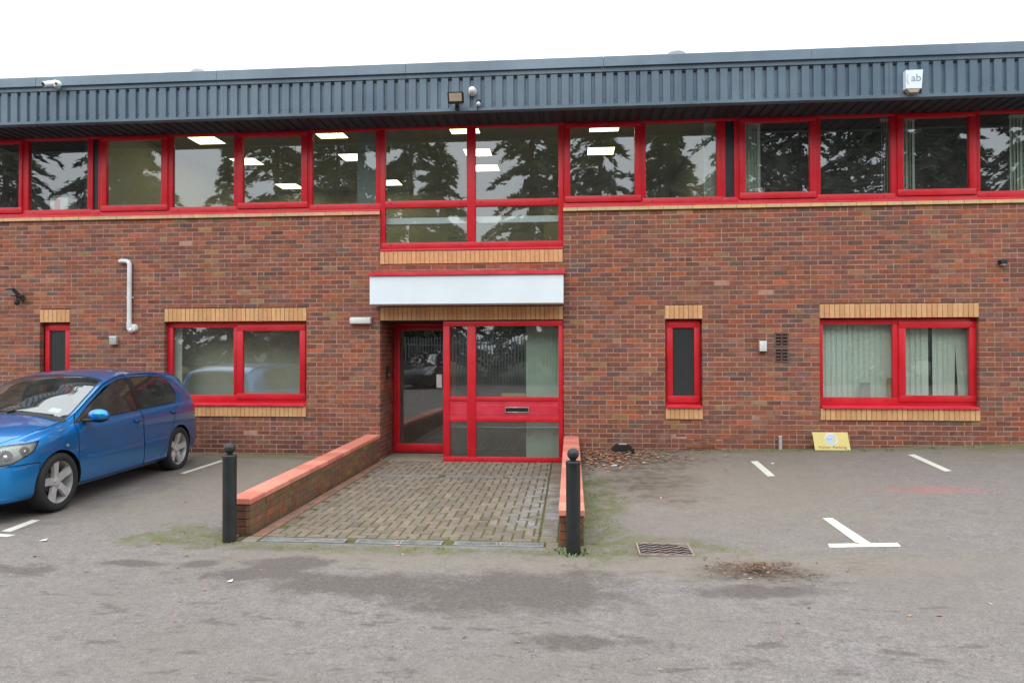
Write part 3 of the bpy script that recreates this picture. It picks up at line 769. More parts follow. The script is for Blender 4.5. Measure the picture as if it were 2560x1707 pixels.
# shell, floors and rooms
b = MB()
b.box(XL, XR, 11.7, 12, -.4, 5.9, 'mortar'); b.box(XL, XL + .3, .1, 11.7, -.4, 5.9, 'mortar'); b.box(XR - .3, XR, .1, 11.7, -.4, 5.9, 'mortar')
b.build('rear_wall', B)
b = MB(); b.box(XL, XR, .12, 11.7, 2.9, 3.05, 'ifloor'); b.box(XL, XR, .12, 11.7, -.42, -.19, 'ifloor'); b.build('floor', B)
b = MB(); b.box(XL, XR, .12, 11.7, 5.6, 5.7, 'iceil'); b.build('ceiling', B)
b = MB()
b.box(-7.92, 2.40, 5.9, 6.05, 3.05, 5.6, 'iwall'); b.box(-8.12, -7.97, .12, 11, 3.05, 5.6, 'iwall'); b.box(2.42, 2.58, .12, 11, 3.05, 5.6, 'iwall')
b.box(-.6, 1.5, 4.6, 4.75, 3.05, 5.0, 'iwall'); b.box(-2.9, -2.0, 5.2, 5.6, 3.05, 4.3, 'igrey')
b.build('partition_wall', B)
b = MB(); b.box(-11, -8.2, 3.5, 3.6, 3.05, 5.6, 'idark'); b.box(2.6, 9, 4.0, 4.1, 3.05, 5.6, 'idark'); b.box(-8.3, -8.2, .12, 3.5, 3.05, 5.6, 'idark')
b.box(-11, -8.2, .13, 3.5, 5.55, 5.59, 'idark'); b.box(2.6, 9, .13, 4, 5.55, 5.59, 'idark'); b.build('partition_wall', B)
b = MB(); b.box(-3.62, -3.30, .45, .62, 3.05, 5.6, 'igrey'); b.build('column', B)
b = MB(); b.box(-3.05, -.15, .13, .24, 3.69, 3.795, 'white', bev=.006); b.build('guard_rail', B)
# ground floor rooms
b = MB(); b.box(-8.2, -3.4, .62, .72, -.19, 2.9, 'iwall'); b.box(-8.2, -8.1, .12, 2.4, -.19, 2.9, 'iwall'); b.box(-3.4, -3.31, 1.0, 2.5, -.19, 2.9, 'iwall'); b.build('partition_wall', B)
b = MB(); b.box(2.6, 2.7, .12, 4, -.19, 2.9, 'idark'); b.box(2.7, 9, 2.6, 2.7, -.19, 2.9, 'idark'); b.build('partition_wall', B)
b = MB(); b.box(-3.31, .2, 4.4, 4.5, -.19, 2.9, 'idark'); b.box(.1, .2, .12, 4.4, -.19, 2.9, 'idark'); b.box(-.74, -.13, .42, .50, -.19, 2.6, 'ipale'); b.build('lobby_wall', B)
b = MB(); b.box(-1.15, -.75, .35, .47, .85, .90, 'card'); b.build('shelf', B)

# lit ceiling panels upstairs
lights = [(-6.84, 1.42, 'second upper pane left of the column'), (-6.77, 2.95, 'mullion, mid-depth'), (-6.77, 5.18, 'far end'), (-4.39, 1.28, ''), (-4.43, 2.84, ''), (-4.28, 5.05, ''),
          (-1.9, 1.22, ''), (-1.85, 2.72, ''), (-1.82, 3.92, ''), (.61, 1.32, ''), (.61, 2.84, '')]
LLAB = ['lit ceiling panel at the top of the fixed pane showing the palest reflection', 'lit ceiling panel straddling the mullion left of the casement with bare branches', 'lit ceiling panel lowest in the casement with bare branches',
        'lit ceiling panel at the top of the pane with the grey column', 'lit ceiling panel beside the grey column upstairs', 'lit ceiling panel low in the left pane of the stairwell window',
        'lit ceiling panel at the head of the stairwell window mullion', 'upper of the two lit ceiling panels below it by the stairwell mullion', 'lowest lit ceiling panel beside the stairwell mullion',
        'thin lit ceiling panel along the top of the casement right of the stairwell', 'lit ceiling panel in the middle of the casement right of the stairwell']
fm = MB(); frame_rect(fm, -.28, .28, -.28, .28, -.02, 0, .02, .02, .02, .02, 'whiteplastic', 0)
fm.v = [(x, z_, y_) for (x, y_, z_) in fm.v]; fmesh = fm.mesh('frame')
dm = MB(); dm.box(-.26, .26, -.26, .26, -.012, -.002, 'lit'); dmesh = dm.mesh('diffuser')
for (x, y_, _), lab in zip(lights, LLAB):
    t = thing('ceiling_light', lab, 'ceiling light', (x, y_, 5.6), 'lit ceiling panels upstairs')
    link('frame', fmesh, t); link('diffuser', dmesh, t)

# vertical blinds
def blind(name, label, x0, x1, z0, z1, y, n, gaps=(), lean=None, ang=9):
    t = thing(name, label, 'blind', ((x0 + x1) / 2, y, z1), 'vertical blinds')
    b = MB(); b.box(x0 - (x0 + x1) / 2, x1 - (x0 + x1) / 2, -.02, .02, -.03, .02, 'whiteplastic'); b.build('headrail', t)
    h_ = z1 - z0; d_ = (x1 - x0) / n
    for i in range(n):
        if i in gaps: continue
        a = math.radians(ang + rng.normal(0, 2.5)); hw = .056
        b = MB(); c_, s_ = math.cos(a) * hw, math.sin(a) * hw
        b.add([(-c_, -s_, 0), (0, .004, 0), (c_, s_, 0), (-c_, -s_, -h_), (0, .004, -h_), (c_, s_, -h_)], [(0, 1, 4, 3), (1, 2, 5, 4)], 'blind')
        o = b.build('slat', t, smooth=60); o.location = (x0 + d_ * (i + .5) - (x0 + x1) / 2, 0, -.03)
        if lean and i in lean: o.rotation_euler = (0, lean[i], 0)
blind('vertical_blind', 'closed pale vertical blind behind the left pane of the ground floor right-hand window', 3.86, 5.03, .80, 2.05, .24, 14)
blind('vertical_blind', 'pale vertical blind with dark gaps and a leaning slat beside the closed one', 5.06, 6.2, .80, 2.05, .24, 14, gaps=(6,), lean={11: -.05, 12: -.07, 13: .0, 10: 0.02})
blind('vertical_blind', 'pale blind bunched at the left edge of the casement right of the dark infill panel', 2.70, 3.02, 4.0, 5.22, .22, 7, ang=55)
blind('vertical_blind', 'thin bunched blind edge at the right jamb of the fixed pane', 4.86, 4.98, 4.0, 5.22, .22, 3, ang=60)
blind('vertical_blind', 'pale blind bunched at the left edge of the rightmost casement upstairs', 5.10, 5.38, 4.0, 5.22, .22, 6, ang=50)
blind('vertical_blind', 'pale blind bunched where the picture ends upstairs', 6.78, 7.2, 4.0, 5.22, .22, 8, ang=40)
blind('vertical_blind', 'pale blind edge at the left jamb of the window reflecting the blue car', -6.76, -6.64, .85, 2.05, .24, 2, ang=10)
blind('vertical_blind', 'faint pale blind at the right jamb of the pane left of the dark infill panel', 2.14, 2.36, 4.0, 5.22, .22, 5, ang=50)
# things on the inside sills
b = MB(); b.box(-8.99, -8.66, .2, .42, 3.98, 4.27, 'whiteplastic', bev=.005); b.box(-8.90, -8.80, .194, .2, 4.0, 4.24, 'orange'); o = b.build('storage_box'); tag(o, 'white box with an orange label on the upstairs sill', 'box')
b = MB(); b.prism([(4.47, .84), (4.63, .84), (4.66, 1.1), (4.50, 1.1)], .165, .17, 'greyplastic'); o = b.build('card'); tag(o, 'grey card leaning in the window before the closed blind', 'card')
b = MB(); b.box(4.92, 5.16, .165, .205, .82, 1.17, 'card'); o = b.build('cardboard_box'); tag(o, 'brown cardboard box behind the mullion of the blinded window', 'box')

# ------------------------------------------------------------------ ramp walls, ramp, drains
COP = (srgb(200, 122, 104), srgb(206, 132, 114), srgb(194, 114, 98))
def ramp_wall(label, x0, x1, ynear, zt_far, zt_near, zb):
    t = thing('ramp_wall', label, 'low wall', ((x0 + x1) / 2, 0, zb), 'low brick walls beside the ramp')
    cx = (x0 + x1) / 2; hw = (x1 - x0) / 2 - .008; L = -ynear; sl = (zt_near - zt_far) / L
    top = lambda y_: zt_far + sl * (-y_) - zb
    b = MB(); e = .005
    b.add([(-hw + e, 0, -.3), (hw - e, 0, -.3), (hw - e, ynear + .012, -.3), (-hw + e, ynear + .012, -.3),
           (-hw + e, 0, top(0) - .055), (hw - e, 0, top(0) - .055), (hw - e, ynear + .012, top(ynear) - .055), (-hw + e, ynear + .012, top(ynear) - .055)],
          [(0, 1, 2, 3), (4, 7, 6, 5), (0, 4, 5, 1), (1, 5, 6, 2), (2, 6, 7, 3), (3, 7, 4, 0)], 'dirty_mortar'); b.build('core', t)
    nc = 6
    for k in range(nc):
        off = .1125 * (k % 2); js = [0] + [v for v in [off + .225 * i for i in range(1, 30)] if .06 < v < L - .06] + [L]
        for side in (-1, 1):
            for p, q in zip(js, js[1:]):
                zt = top(-(p + q) / 2) - .052 - .075 * k
                v_, f_2 = brick_geo(p + .005, q - .005, 0, .05, zt - .068, zt - .004)
                bb = MB(); bb.add([(side * (hw - y_), -x, zz) for (x, y_, zz) in v_], f_2, 'wall_brick', brick_col(.9)); bb.build('brick', t, color=True)
        zt = top(ynear) - .052 - .075 * k
        v_, f_2 = brick_geo(-hw + .052, hw - .052, 0, .05, zt - .068, zt - .004)
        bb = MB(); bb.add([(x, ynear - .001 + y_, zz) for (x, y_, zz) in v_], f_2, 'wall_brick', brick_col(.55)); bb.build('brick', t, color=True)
    n = round(L / .3); d_ = L / n; hc = (x1 - x0) / 2
    for i in range(n):
        ya, yb = -d_ * i - .0015, -d_ * (i + 1) + .0015
        if i == n - 1: yb -= .015
        bb = MB(); c = COP[rng.integers(3)]; j = rng.normal(1, .05); h_ = .05; q = .008
        ta, tb = top(ya), top(yb)
        vs = [(-hc, ya, ta - h_), (hc, ya, ta - h_), (hc, ya, ta - q), (hc - q, ya, ta), (-hc + q, ya, ta), (-hc, ya, ta - q)]
        vs += [(x, yb, z_ - ta + tb) for (x, y_, z_) in vs]
        bb.add(vs, [(0, 1, 2, 3, 4, 5), (11, 10, 9, 8, 7, 6)] + [(k, 6 + k, 6 + (k + 1) % 6, (k + 1) % 6) for k in range(6)], 'coping', (c[0] * j, c[1] * j, c[2] * j, 1)); bb.build('coping_slab', t, color=True)
ramp_wall('low brick wall with salmon coping between the blue car and the paved ramp', -3.325, -3.092, -4.63, .25, .185, -.17)
ramp_wall('low brick wall with salmon coping beside the fallen leaves', -.115, .122, -4.80, .25, .168, -.17)
# ramp
RZ = -.172
b = MB(); b.box(-3.2, 0, -4.86, .02, RZ - .06, RZ - .009, 'sand'); ramp = b.build('paved_path', kind='structure')
PCOL = [srgb(123, 112, 98), srgb(119, 108, 95), srgb(126, 115, 99), srgb(118, 105, 92), srgb(124, 109, 96), srgb(115, 107, 96)]
cells = []
for ix in range(0, 30):
    for iy in range(0, 52):
        k = (ix - iy) % 4
        if k == 0: cells.append((ix, iy, 2, 1))
        if k == 2: cells.append((ix, iy - 1, 1, 2))
pv = []
u = .1
for (ix, iy, w_, h_) in cells:
    x0, x1, y0, y1 = -2.96 + ix * u, -2.96 + (ix + w_) * u, -4.62 + iy * u, -4.62 + (iy + h_) * u
    x0, x1, y0, y1 = max(x0, -2.96), min(x1, -.305), max(y0, -4.62), min(y1, .0)
    if x1 - x0 < .05 or y1 - y0 < .05: continue
    if -1.42 < (y0 + y1) / 2 < -1.22 and y1 > -1.40 and y0 < -1.24: 
        if y0 < -1.40: y1 = -1.405
        elif y1 > -1.24: y0 = -1.235
        else: continue
        if y1 - y0 < .03: continue
    pv.append((x0, x1, y0, y1))
for i in range(24): pv.append((-.30, -.12, -4.62 + .2 * i, min(-4.42 + .2 * i, .0)))
pv = [p for p in pv if p[3] - p[2] > .03]
def paver_geo(x0, x1, y0, y1):
    g_ = .0085; x0, x1, y0, y1 = x0 + g_ + rng.normal(0, .0012), x1 - g_ + rng.normal(0, .0012), y0 + g_ + rng.normal(0, .0012), y1 - g_ + rng.normal(0, .0012)
    c_ = .006; zt = rng.normal(0, .0012); tx, ty = rng.normal(0, .006), rng.normal(0, .006)
    cx, cy = (x0 + x1) / 2, (y0 + y1) / 2
    P_ = lambda x, y_, z_: (x, y_, z_ + zt + tx * (x - cx) + ty * (y_ - cy))
    vs = [(x0, y0, -.05), (x1, y0, -.05), (x1, y1, -.05), (x0, y1, -.05), P_(x0, y0, -c_), P_(x1, y0, -c_), P_(x1, y1, -c_), P_(x0, y1, -c_),
          P_(x0 + c_, y0 + c_, 0), P_(x1 - c_, y0 + c_, 0), P_(x1 - c_, y1 - c_, 0), P_(x0 + c_, y1 - c_, 0)]
    fs = [(8, 9, 10, 11)]
    for i in range(4):
        k = (i + 1) % 4; fs += [(4 + i, 4 + k, 8 + k, 8 + i), (i, k, 4 + k, 4 + i)]
    return vs, fs
def paver_col():
    c = PCOL[rng.integers(len(PCOL))]; j = rng.normal(1, .09); return (c[0] * j, c[1] * j, c[2] * j, 1)
pv.sort(key=lambda p: p[2])
bw2 = MB()
for i, p in enumerate(pv):
    v_, f_2 = paver_geo(*p)
    if i < 300:
        cx, cy = (p[0] + p[1]) / 2, (p[2] + p[3]) / 2
        bb = MB(); bb.add([(x - cx, y_ - cy, z_) for (x, y_, z_) in v_], f_2, 'paver', paver_col()); link('paver', bb.mesh('paver', color=True), ramp, loc=(cx, cy, RZ))
    else: bw2.add([(x, y_, z_ + RZ) for (x, y_, z_) in v_], f_2, 'paver', paver_col())
bw2.build('paving', ramp, color=True, kind='stuff')
b = MB(); b.box(-3.088, -2.965, -4.62, .0, RZ - .05, RZ + .004, 'edging', bev=.005); b.build('edging', ramp)
b = MB(); b.box(-3.088, -2.07, .004, .80, RZ - .05, RZ + .004, 'concrete', bev=.004); b.build('door_step', ramp)
b = MB(); b.box(-3.1, -.12, -4.86, -4.835, RZ - .05, RZ + .002, 'concrete'); b.box(-3.1, -2.96, -4.83, -4.64, RZ - .05, RZ, 'concrete'); b.box(-.23, -.12, -4.83, -4.64, RZ - .05, RZ, 'concrete'); b.build('kerb_edge', ramp)
# channel drains
def channel(label, x0, x1, yc, wd, grates, group):
    t = thing('channel_drain', label, 'drain', ((x0 + x1) / 2, yc, RZ), group); L = (x1 - x0)
    b = MB(); b.box(-L / 2, L / 2, -wd / 2, wd / 2, -.05, -.012, 'void')
    for s_ in (-1, 1): b.box(-L / 2, L / 2, s_ * wd / 2 - .006, s_ * wd / 2 + .006, -.05, .002, 'galv')
    b.build('channel', t)
    gl = L / grates
    for gi in range(grates):
        a = -L / 2 + gi * gl + .004; e = a + gl - .008; bb = MB()
        for s_ in (-1, 1): bb.box(a, e, s_ * (wd / 2 - .02) - .013, s_ * (wd / 2 - .02) + .013, -.012, .001, 'galv')
        bb.box(a, e, -.008, .008, -.012, 0, 'galv')
        n = max(6, int(gl / .022))
        for i in range(n + 1):
            x = a + (e - a) * i / n; bb.box(max(a, x - .005), min(e, x + .005), -wd / 2 + .03, wd / 2 - .03, -.012, -.001, 'galv')
        bb.box(a, a + .02, -wd / 2 + .02, wd / 2 - .02, -.012, .0005, 'galv'); bb.box(e - .02, e, -wd / 2 + .02, wd / 2 - .02, -.012, .0005, 'galv')
        bb.build('grate', t)
channel('galvanised drain grating along the ramp foot nearest the left bollard', -2.93, -2.11, -4.735, .125, 2, 'drain gratings at the ramp foot')
channel('galvanised drain grating in the middle of the ramp foot', -2.02, -1.19, -4.735, .125, 2, 'drain gratings at the ramp foot')
channel('galvanised drain grating along the ramp foot nearest the right bollard', -1.09, -.25, -4.735, .125, 2, 'drain gratings at the ramp foot')
channel('thin drain grating across the ramp top in front of the door', -2.88, -1.89, -1.32, .12, 1, 'thin drain gratings at the ramp top')
channel('thin drain grating across the ramp top below the narrow screen pane', -1.78, -.95, -1.32, .12, 1, 'thin drain gratings at the ramp top')
channel('thin drain grating across the ramp top beside the right low wall', -.88, -.33, -1.32, .12, 1, 'thin drain gratings at the ramp top')

# ------------------------------------------------------------------ bollards
def bollard(label, x, y):
    zb = gz(x, y) if not (-3.2 < x < 0 and y > -4.86) else RZ
    t = thing('bollard', label, 'bollard', (x, y, zb), 'black ball-topped bollards at the ramp foot')
    b = MB(); b.lathe([(.064, -.1), (.063, .0), (.063, .775), (.066, .778), (.066, .80), (.06, .808), (.03, .81)], 'bollard', n=28); b.build('post', t, smooth=35)
    b = MB(); b.lathe([(.028, .80), (.026, .822), (.03, .83)], 'bollard', n=20); b.sphere((0, 0, .868), .052, 'bollard', n=24); b.build('ball_top', t, smooth=50)
bollard('black ball-topped bollard nearest the blue car', -3.19, -4.86)
bollard('black ball-topped bollard in front of the right low wall', .018, -5.03)

# ------------------------------------------------------------------ things fixed to the building
t = thing('entrance_sign', 'blank white fascia sign box with red top flashing over the entrance', 'sign', (-1.64, -.02, 2.34))
b = MB(); b.box(-1.53, 1.53, -.33, .015, 0, .455, 'white', bev=.004); b.build('sign_box', t)
b = MB(); b.box(-1.535, 1.535, -.338, -.332, .003, .012, 'greyplastic'); b.box(-1.535, 1.535, -.338, -.332, .443, .452, 'greyplastic'); b.build('trim', t)
b = MB(); b.prism([(-.36, .455), (-.36, .498), (.015, .56), (.015, .50), (-.35, .457)], -1.545, 1.555, 'red_sill', 'X'); b.build('top_flashing', t)
t = thing('bulkhead_light', 'white bulkhead light on the bricks left of the entrance', 'light', (-3.41, -.002, 2.1))
b = MB(); b.box(-.18, .18, -.03, 0, -.055, .06, 'greyplastic', bev=.008); b.build('base', t); b = MB(); b.box(-.175, .175, -.085, -.028, -.05, .055, 'whiteplastic', bev=.02); b.build('diffuser', t, smooth=40)
t = thing('flue_pipe', 'white plastic pipe running down the bricks to a round terminal', 'pipe', (-7.36, 0, 2.0))
arc = [(-.19, .0, 1.115), (-.185, -.03, 1.12), (-.15, -.05, 1.125), (-.07, -.055, 1.12)] + [(-.065 + .06 * math.sin(a), -.055, 1.06 + .06 * math.cos(a)) for a in (.4, .8, 1.2, 1.57)] + [(-.005, -.055, .8), (-.005, -.055, .4), (-.005, -.055, .06)]
b = MB(); b.tube(arc, .036, 'whiteplastic', 14); b.build('pipe', t, smooth=50)
b = MB(); b.tube([(-.005, -.055, .1), (-.005, -.055, .0), (.01, -.055, -.03), (.05, -.055, -.04)], .042, 'whiteplastic', 14); b.lathe([(.07, 0), (.07, .03), (.055, .06), (.03, .065)], 'whiteplastic', (.05, 0, .0), 'Y', 22); b.build('terminal', t, smooth=40)
b = MB(); b.box(-.05, .04, -.07, -.0, .50, .52, 'whiteplastic'); b.build('clip', t)
t = thing('wall_sensor', 'small grey box on the bricks below the white pipe', 'wall box', (-7.65, 0, 1.79)); b = MB(); b.box(-.06, .06, -.07, -.001, -.07, .07, 'greyplastic', bev=.012); b.build('case', t, smooth=40); b = MB(); b.box(-.062, .062, -.074, -.06, .045, .074, 'whiteplastic', bev=.006); b.build('lid', t)
t = thing('wall_sensor', 'small white box on the bricks beside the brown air bricks', 'wall box', (2.975, 0, 1.672)); b = MB(); b.box(-.055, .055, -.06, -.001, -.08, .08, 'whiteplastic', bev=.008); b.build('case', t, smooth=40); b = MB(); b.box(-.045, .045, -.05, -.01, -.10, -.08, 'black'); b.build('base', t)
for (zc, lab) in ((1.77, 'upper brown air brick grille left of the blinded window'), (1.53, 'lower brown air brick grille left of the blinded window')):
    t = thing('air_brick', lab, 'vent', (3.265, 0, zc), 'brown air bricks'); b = MB(); frame_rect(b, -.108, .108, -.108, .108, -.012, .0, .02, .02, .02, .02, 'airbrick', .003); b.box(-.01, .01, -.010, 0, -.09, .09, 'airbrick'); b.build('frame', t)
    b = MB(); b.box(-.1, .1, -.004, .0, -.1, .1, 'void'); b.build('backing', t)
    for k in range(3):
        b = MB(); b.box(-.09, .09, -.010, 0, -.052 + .052 * k - .009, -.052 + .052 * k + .009, 'airbrick'); b.build('slat', t)
def floodlight(name, label, loc, w_, h_, lens_mat, tilt, rz=0):
    t = thing(name, label, 'floodlight', loc, rz=rz)
    b = MB(); b.box(-.03, .03, -.05, -.0, -.05, .05, 'black', bev=.006); b.tube([(0, -.03, 0), (0, -.09, .01), (0, -.13, .05)], .014, 'black', 8); b.build('bracket', t)
    c_, s_ = math.cos(tilt), math.sin(tilt)
    R = Matrix.Translation((0, -.16, .09)) @ Matrix.Rotation(tilt, 4, 'X')
    bm = bmesh.new(); bmesh.ops.create_cube(bm, size=1); bmesh.ops.scale(bm, vec=(w_, .055, h_), verts=bm.verts); bmesh.ops.bevel(bm, geom=bm.edges[:], offset=.01, segments=2, affect='EDGES')
    b = MB(); b.bm(bm, 'black', mtx=R); b.build('housing', t, smooth=40); bm.free()
    bm = bmesh.new(); bmesh.ops.create_cube(bm, size=1); bmesh.ops.scale(bm, vec=(w_ * .78, .012, h_ * .68), verts=bm.verts)
    b = MB(); b.bm(bm, lens_mat, mtx=R @ Matrix.Translation((0, -.028, .012))); b.build('lens', t); bm.free()
    return t
floodlight('floodlight', 'black floodlight with pale lens on the grey fascia above the stairwell window', (-1.70, -.735, 5.29), .24, .17, 'lampglass', .35)
t = floodlight('floodlight', 'grey and black floodlight on the bricks at the left end of the building', (-9.30, -.0, 2.52), .26, .15, 'greyplastic', .75, rz=-.5)
b = MB(); b.sphere((0, -.1, -.08), .045, 'black', (1, 1, 1.1)); b.build('motion_sensor', t, smooth=50)
t = thing('dome_camera', 'white dome camera on the fascia beside the floodlight', 'camera', (-1.47, -.70, 5.53)); b = MB(); b.lathe([(.062, -.02), (.062, .04), (.05, .055)], 'whiteplastic', (0, 0, 0), 'Y', 22); b.build('mount', t, smooth=40); b = MB(); b.sphere((0, -.075, 0), .056, 'whiteplastic', n=22); b.build('ball', t, smooth=60)
t = thing('motion_sensor', 'small black and white sensor below the dome camera', 'sensor', (-1.375, -.72, 5.335)); b = MB(); b.box(-.035, .035, -.07, .0, 0, .055, 'black', bev=.01); b.build('hood', t); b = MB(); b.sphere((0, -.05, -.01), .034, 'whiteplastic'); b.build('lens', t, smooth=60)
b = MB(); b.cyl((-.02, -.02, -.03), (-.02, -.015, -.09), .008, 'black', n=8); b.build('cable', t)
t = thing('security_camera', 'white twin-head camera on the roof edge at the far left', 'camera', (-8.12, -.75, 5.82)); b = MB(); b.box(-.03, .03, -.08, .03, -.03, .08, 'whiteplastic', bev=.01); b.build('mount', t)
b = MB(); b.cyl((-.03, -.05, .03), (-.10, -.18, -.03), .045, 'whiteplastic', n=16); b.cyl((-.10, -.18, -.03), (-.103, -.186, -.033), .035, 'black', n=16); b.build('camera_body', t, smooth=40)
b = MB(); b.sphere((.085, -.1, .0), .05, 'whiteplastic'); b.cyl((.085, -.145, -.01), (.085, -.153, -.012), .018, 'black', n=12); b.build('camera_ball', t, smooth=60)
# alarm box with its lettering
t = thing('alarm_box', 'white alarm box lettered ab on the grey fascia', 'alarm box', (4.90, -.71, 5.44))
b = MB(); b.prism([(-.115, -.1), (.10, -.1), (.12, .165), (-.115, .165)], -.09, 0, 'white'); b.build('cover', t, smooth=40)
b = MB(); b.prism([(-.10, -.101), (.085, -.101), (.05, -.155), (-.06, -.155)], -.085, 0, 'lampglass'); b.build('strobe', t)
def text(body, size, loc, mat, parent, name='lettering', rx=math.pi / 2, align='CENTER', space=1.0, depth=.0006):
    cu = bpy.data.curves.new(name, 'FONT'); cu.body = body; cu.size = size; cu.align_x = align; cu.extrude = depth; cu.space_character = space
    tmp = bpy.data.objects.new(name, cu); COL.objects.link(tmp); bpy.context.view_layer.update()
    me = bpy.data.meshes.new_from_object(tmp.evaluated_get(bpy.context.evaluated_depsgraph_get())); me.materials.clear(); me.materials.append(M[mat])
    bpy.data.objects.remove(tmp); o = link(name, me, parent, loc=loc); o.rotation_euler = (rx, 0, 0); return o
text('ab', .15, (.025, -.0915, .0), 'inkblue', t)
b = MB(); b.tube([(-.085 + .0 , -.0915, .10), (-.097, -.0915, .05), (-.097, -.0915, .02), (-.085, -.0915, -.04)], .003, 'inkblue', 6); b.build('lettering', t)
t = thing('wall_sensor', 'small black sensor high on the bricks at the right end', 'sensor', (6.51, 0, 2.93)); b = MB(); b.box(-.05, .05, -.09, -.001, -.03, .035, 'black', bev=.012); b.build('case', t); b = MB(); b.box(-.03, .03, -.08, -.02, -.045, -.025, 'greyplastic'); b.build('base', t)
t = thing('intercom', 'small black intercom on the brick return beside the door', 'intercom', (-3.093, .42, 1.25)); b = MB(); b.box(0, .025, -.05, .05, -.11, .11, 'black', bev=.006); b.build('case', t); b = MB(); b.box(.024, .029, -.02, .02, -.06, -.02, 'greyplastic'); b.build('button', t)
for (x, lab, r) in ((-6.34, 'small grey roof vent above the left windows', .12), (1.71, 'small grey roof vent above the dark infill panel', .16)):
    t = thing('roof_vent', lab, 'vent', (x, .25, 6.07), 'roof vents'); b = MB(); b.lathe([(r * .6, -.16), (r * .6, .26)], 'greyplastic', n=18); b.build('pipe', t, smooth=40); b = MB(); b.lathe([(r, .26), (r, .31), (r * .7, .36), (r * .2, .38)], 'greyplastic', n=18); b.build('cap', t, smooth=40)

# ------------------------------------------------------------------ things on the ground
zg = gz(3.97, -.2)
t = thing('leaning_sign', 'yellow visitor parking sign leaning on the wall', 'sign', (3.965, -.17, zg + .004)); t.rotation_euler = (-.42, 0, .03)
b = MB(); b.box(-.265, .265, 0, .006, 0, .285, 'yellow', bev=.002); b.build('board', t)
b = MB(); b.cyl((0, -.0005, .175), (0, -.0025, .175), .094, 'signwhite', n=32); b.build('emblem', t)
b = MB(); b.cyl((-.0, -.0026, .175), (-.0, -.0036, .175), .084, 'signblue', n=32); b.prism([(-.06, .168), (.05, .168), (.05, .178), (-.06, .178)], -.0046, -.0037, 'inkblue'); b.cyl((.045, -.0037, .168), (.045, -.0050, .168), .03, 'yellow', n=12); b.build('emblem', t)
text('Visitor Parking', .062, (0, -.0012, .026), 'ink', t, space=1.12)
t = thing('bait_box', 'black plastic bait box on the ground among leaves', 'box', (.80, -.17, gz(.8, -.17)), rz=.05)
b = MB(); b.prism([(-.17, 0), (.17, 0), (.165, .06), (.10, .125), (-.10, .125), (-.165, .06)], -.11, .09, 'black'); b.build('base', t, smooth=20); b = MB(); b.box(-.09, .09, -.09, .07, .124, .134, 'black', bev=.004); b.box(-.06, .06, -.06, .04, .133, .139, 'greyplastic', bev=.002); b.build('lid', t)
t = thing('stub_pipe', 'short grey pipe stub standing against the wall', 'pipe', (3.225, -.045, gz(3.2, 0) - .02)); b = MB(); b.cyl((0, 0, 0), (0, 0, .215), .026, 'greyplastic', n=14); b.build('pipe', t, smooth=40); b = MB(); b.cyl((0, 0, .215), (0, 0, .222), .029, 'whiteplastic', n=14); b.build('cap', t)
t = thing('floor_grate', 'cast iron gully grating set in mossy asphalt beside the right bollard', 'grate', (.815, -4.93, gz(.815, -4.93) + .006), rz=-.01)
b = MB(); b.box(-.225, .225, -.185, .185, .0006, .0012, 'void'); frame_rect(b, -.235, .235, -.19, .19, -.02, .006, .016, .016, .016, .016, 'castiron', 0)
k0 = 8; b.v = b.v[:k0] + [(x, z_, y_) for (x, y_, z_) in b.v[k0:]]; b.build('frame', t)
for i in range(5):
    b = MB(); yy = -.148 + .074 * i
    n = 8; pts = [(-.213 + .426 * k / n, yy + (.02 if k % 2 else -.02)) for k in range(n + 1)]
    vs = []
    for (x, y_) in pts: vs += [(x, y_ - .0065, .007), (x, y_ + .0065, .007), (x, y_ - .0065, -.03), (x, y_ + .0065, -.03)]
    fs = []
    for k in range(n): a = 4 * k; fs += [(a, a + 1, a + 5, a + 4), (a, a + 4, a + 6, a + 2), (a + 1, a + 3, a + 7, a + 5)]
    b.add(vs, fs, 'castiron'); b.build('bar', t)

# leaves: too many to count
LC = [srgb(158, 112, 84), srgb(136, 90, 66), srgb(178, 136, 108), srgb(112, 78, 60), srgb(190, 152, 124), srgb(150, 98, 68)]
def leaf(b, x, y, sc, lift=0.0, zf=gz, dull=1.0):
    a = rng.uniform(0, 6.28); c_, s_ = math.cos(a), math.sin(a); cu = rng.uniform(.1, .5); ti, tj = rng.normal(0, .35), rng.normal(0, .35)
    loc = [(-1, 0, 0), (-.4, -.42, cu * .3), (.35, -.40, cu * .35), (1, 0, cu * .2), (.35, .40, cu * .35), (-.4, .42, cu * .3)]
    z0 = zf(x, y) + .012 * sc / .04 + lift
    vs = [(x + (p * c_ - q * s_) * sc, y + (p * s_ + q * c_) * sc, z0 + (r * .6 + ti * p * .4 + tj * q * .4) * sc) for (p, q, r) in loc]
    c = LC[rng.integers(len(LC))]; j = rng.normal(1, .15) * dull * (rng.uniform(.55, 1.1) if dull < 1 else 1)
    b.add(vs, [(0, 1, 2, 3), (0, 3, 4, 5)], 'leaf', (c[0] * j, c[1] * j, c[2] * j, 1))
b = MB()
for i in range(1150):
    x, y = .16 + abs(rng.normal(0, .8)), -.04 - abs(rng.normal(0, .7))
    if x > 2.3 or y < -2.0: continue
    if rng.random() < (x - .2) * .32: continue
    leaf(b, x, y, rng.uniform(.018, .042), rng.uniform(0, .03))
for i in range(60): leaf(b, rng.uniform(.2, 6), -.03 - abs(rng.normal(0, .08)), rng.uniform(.01, .024))
o = b.build('fallen_leaves', color=True, kind='stuff'); tag(o, 'drift of brown fallen leaves along the wall beside the ramp', 'leaves')
b = MB()
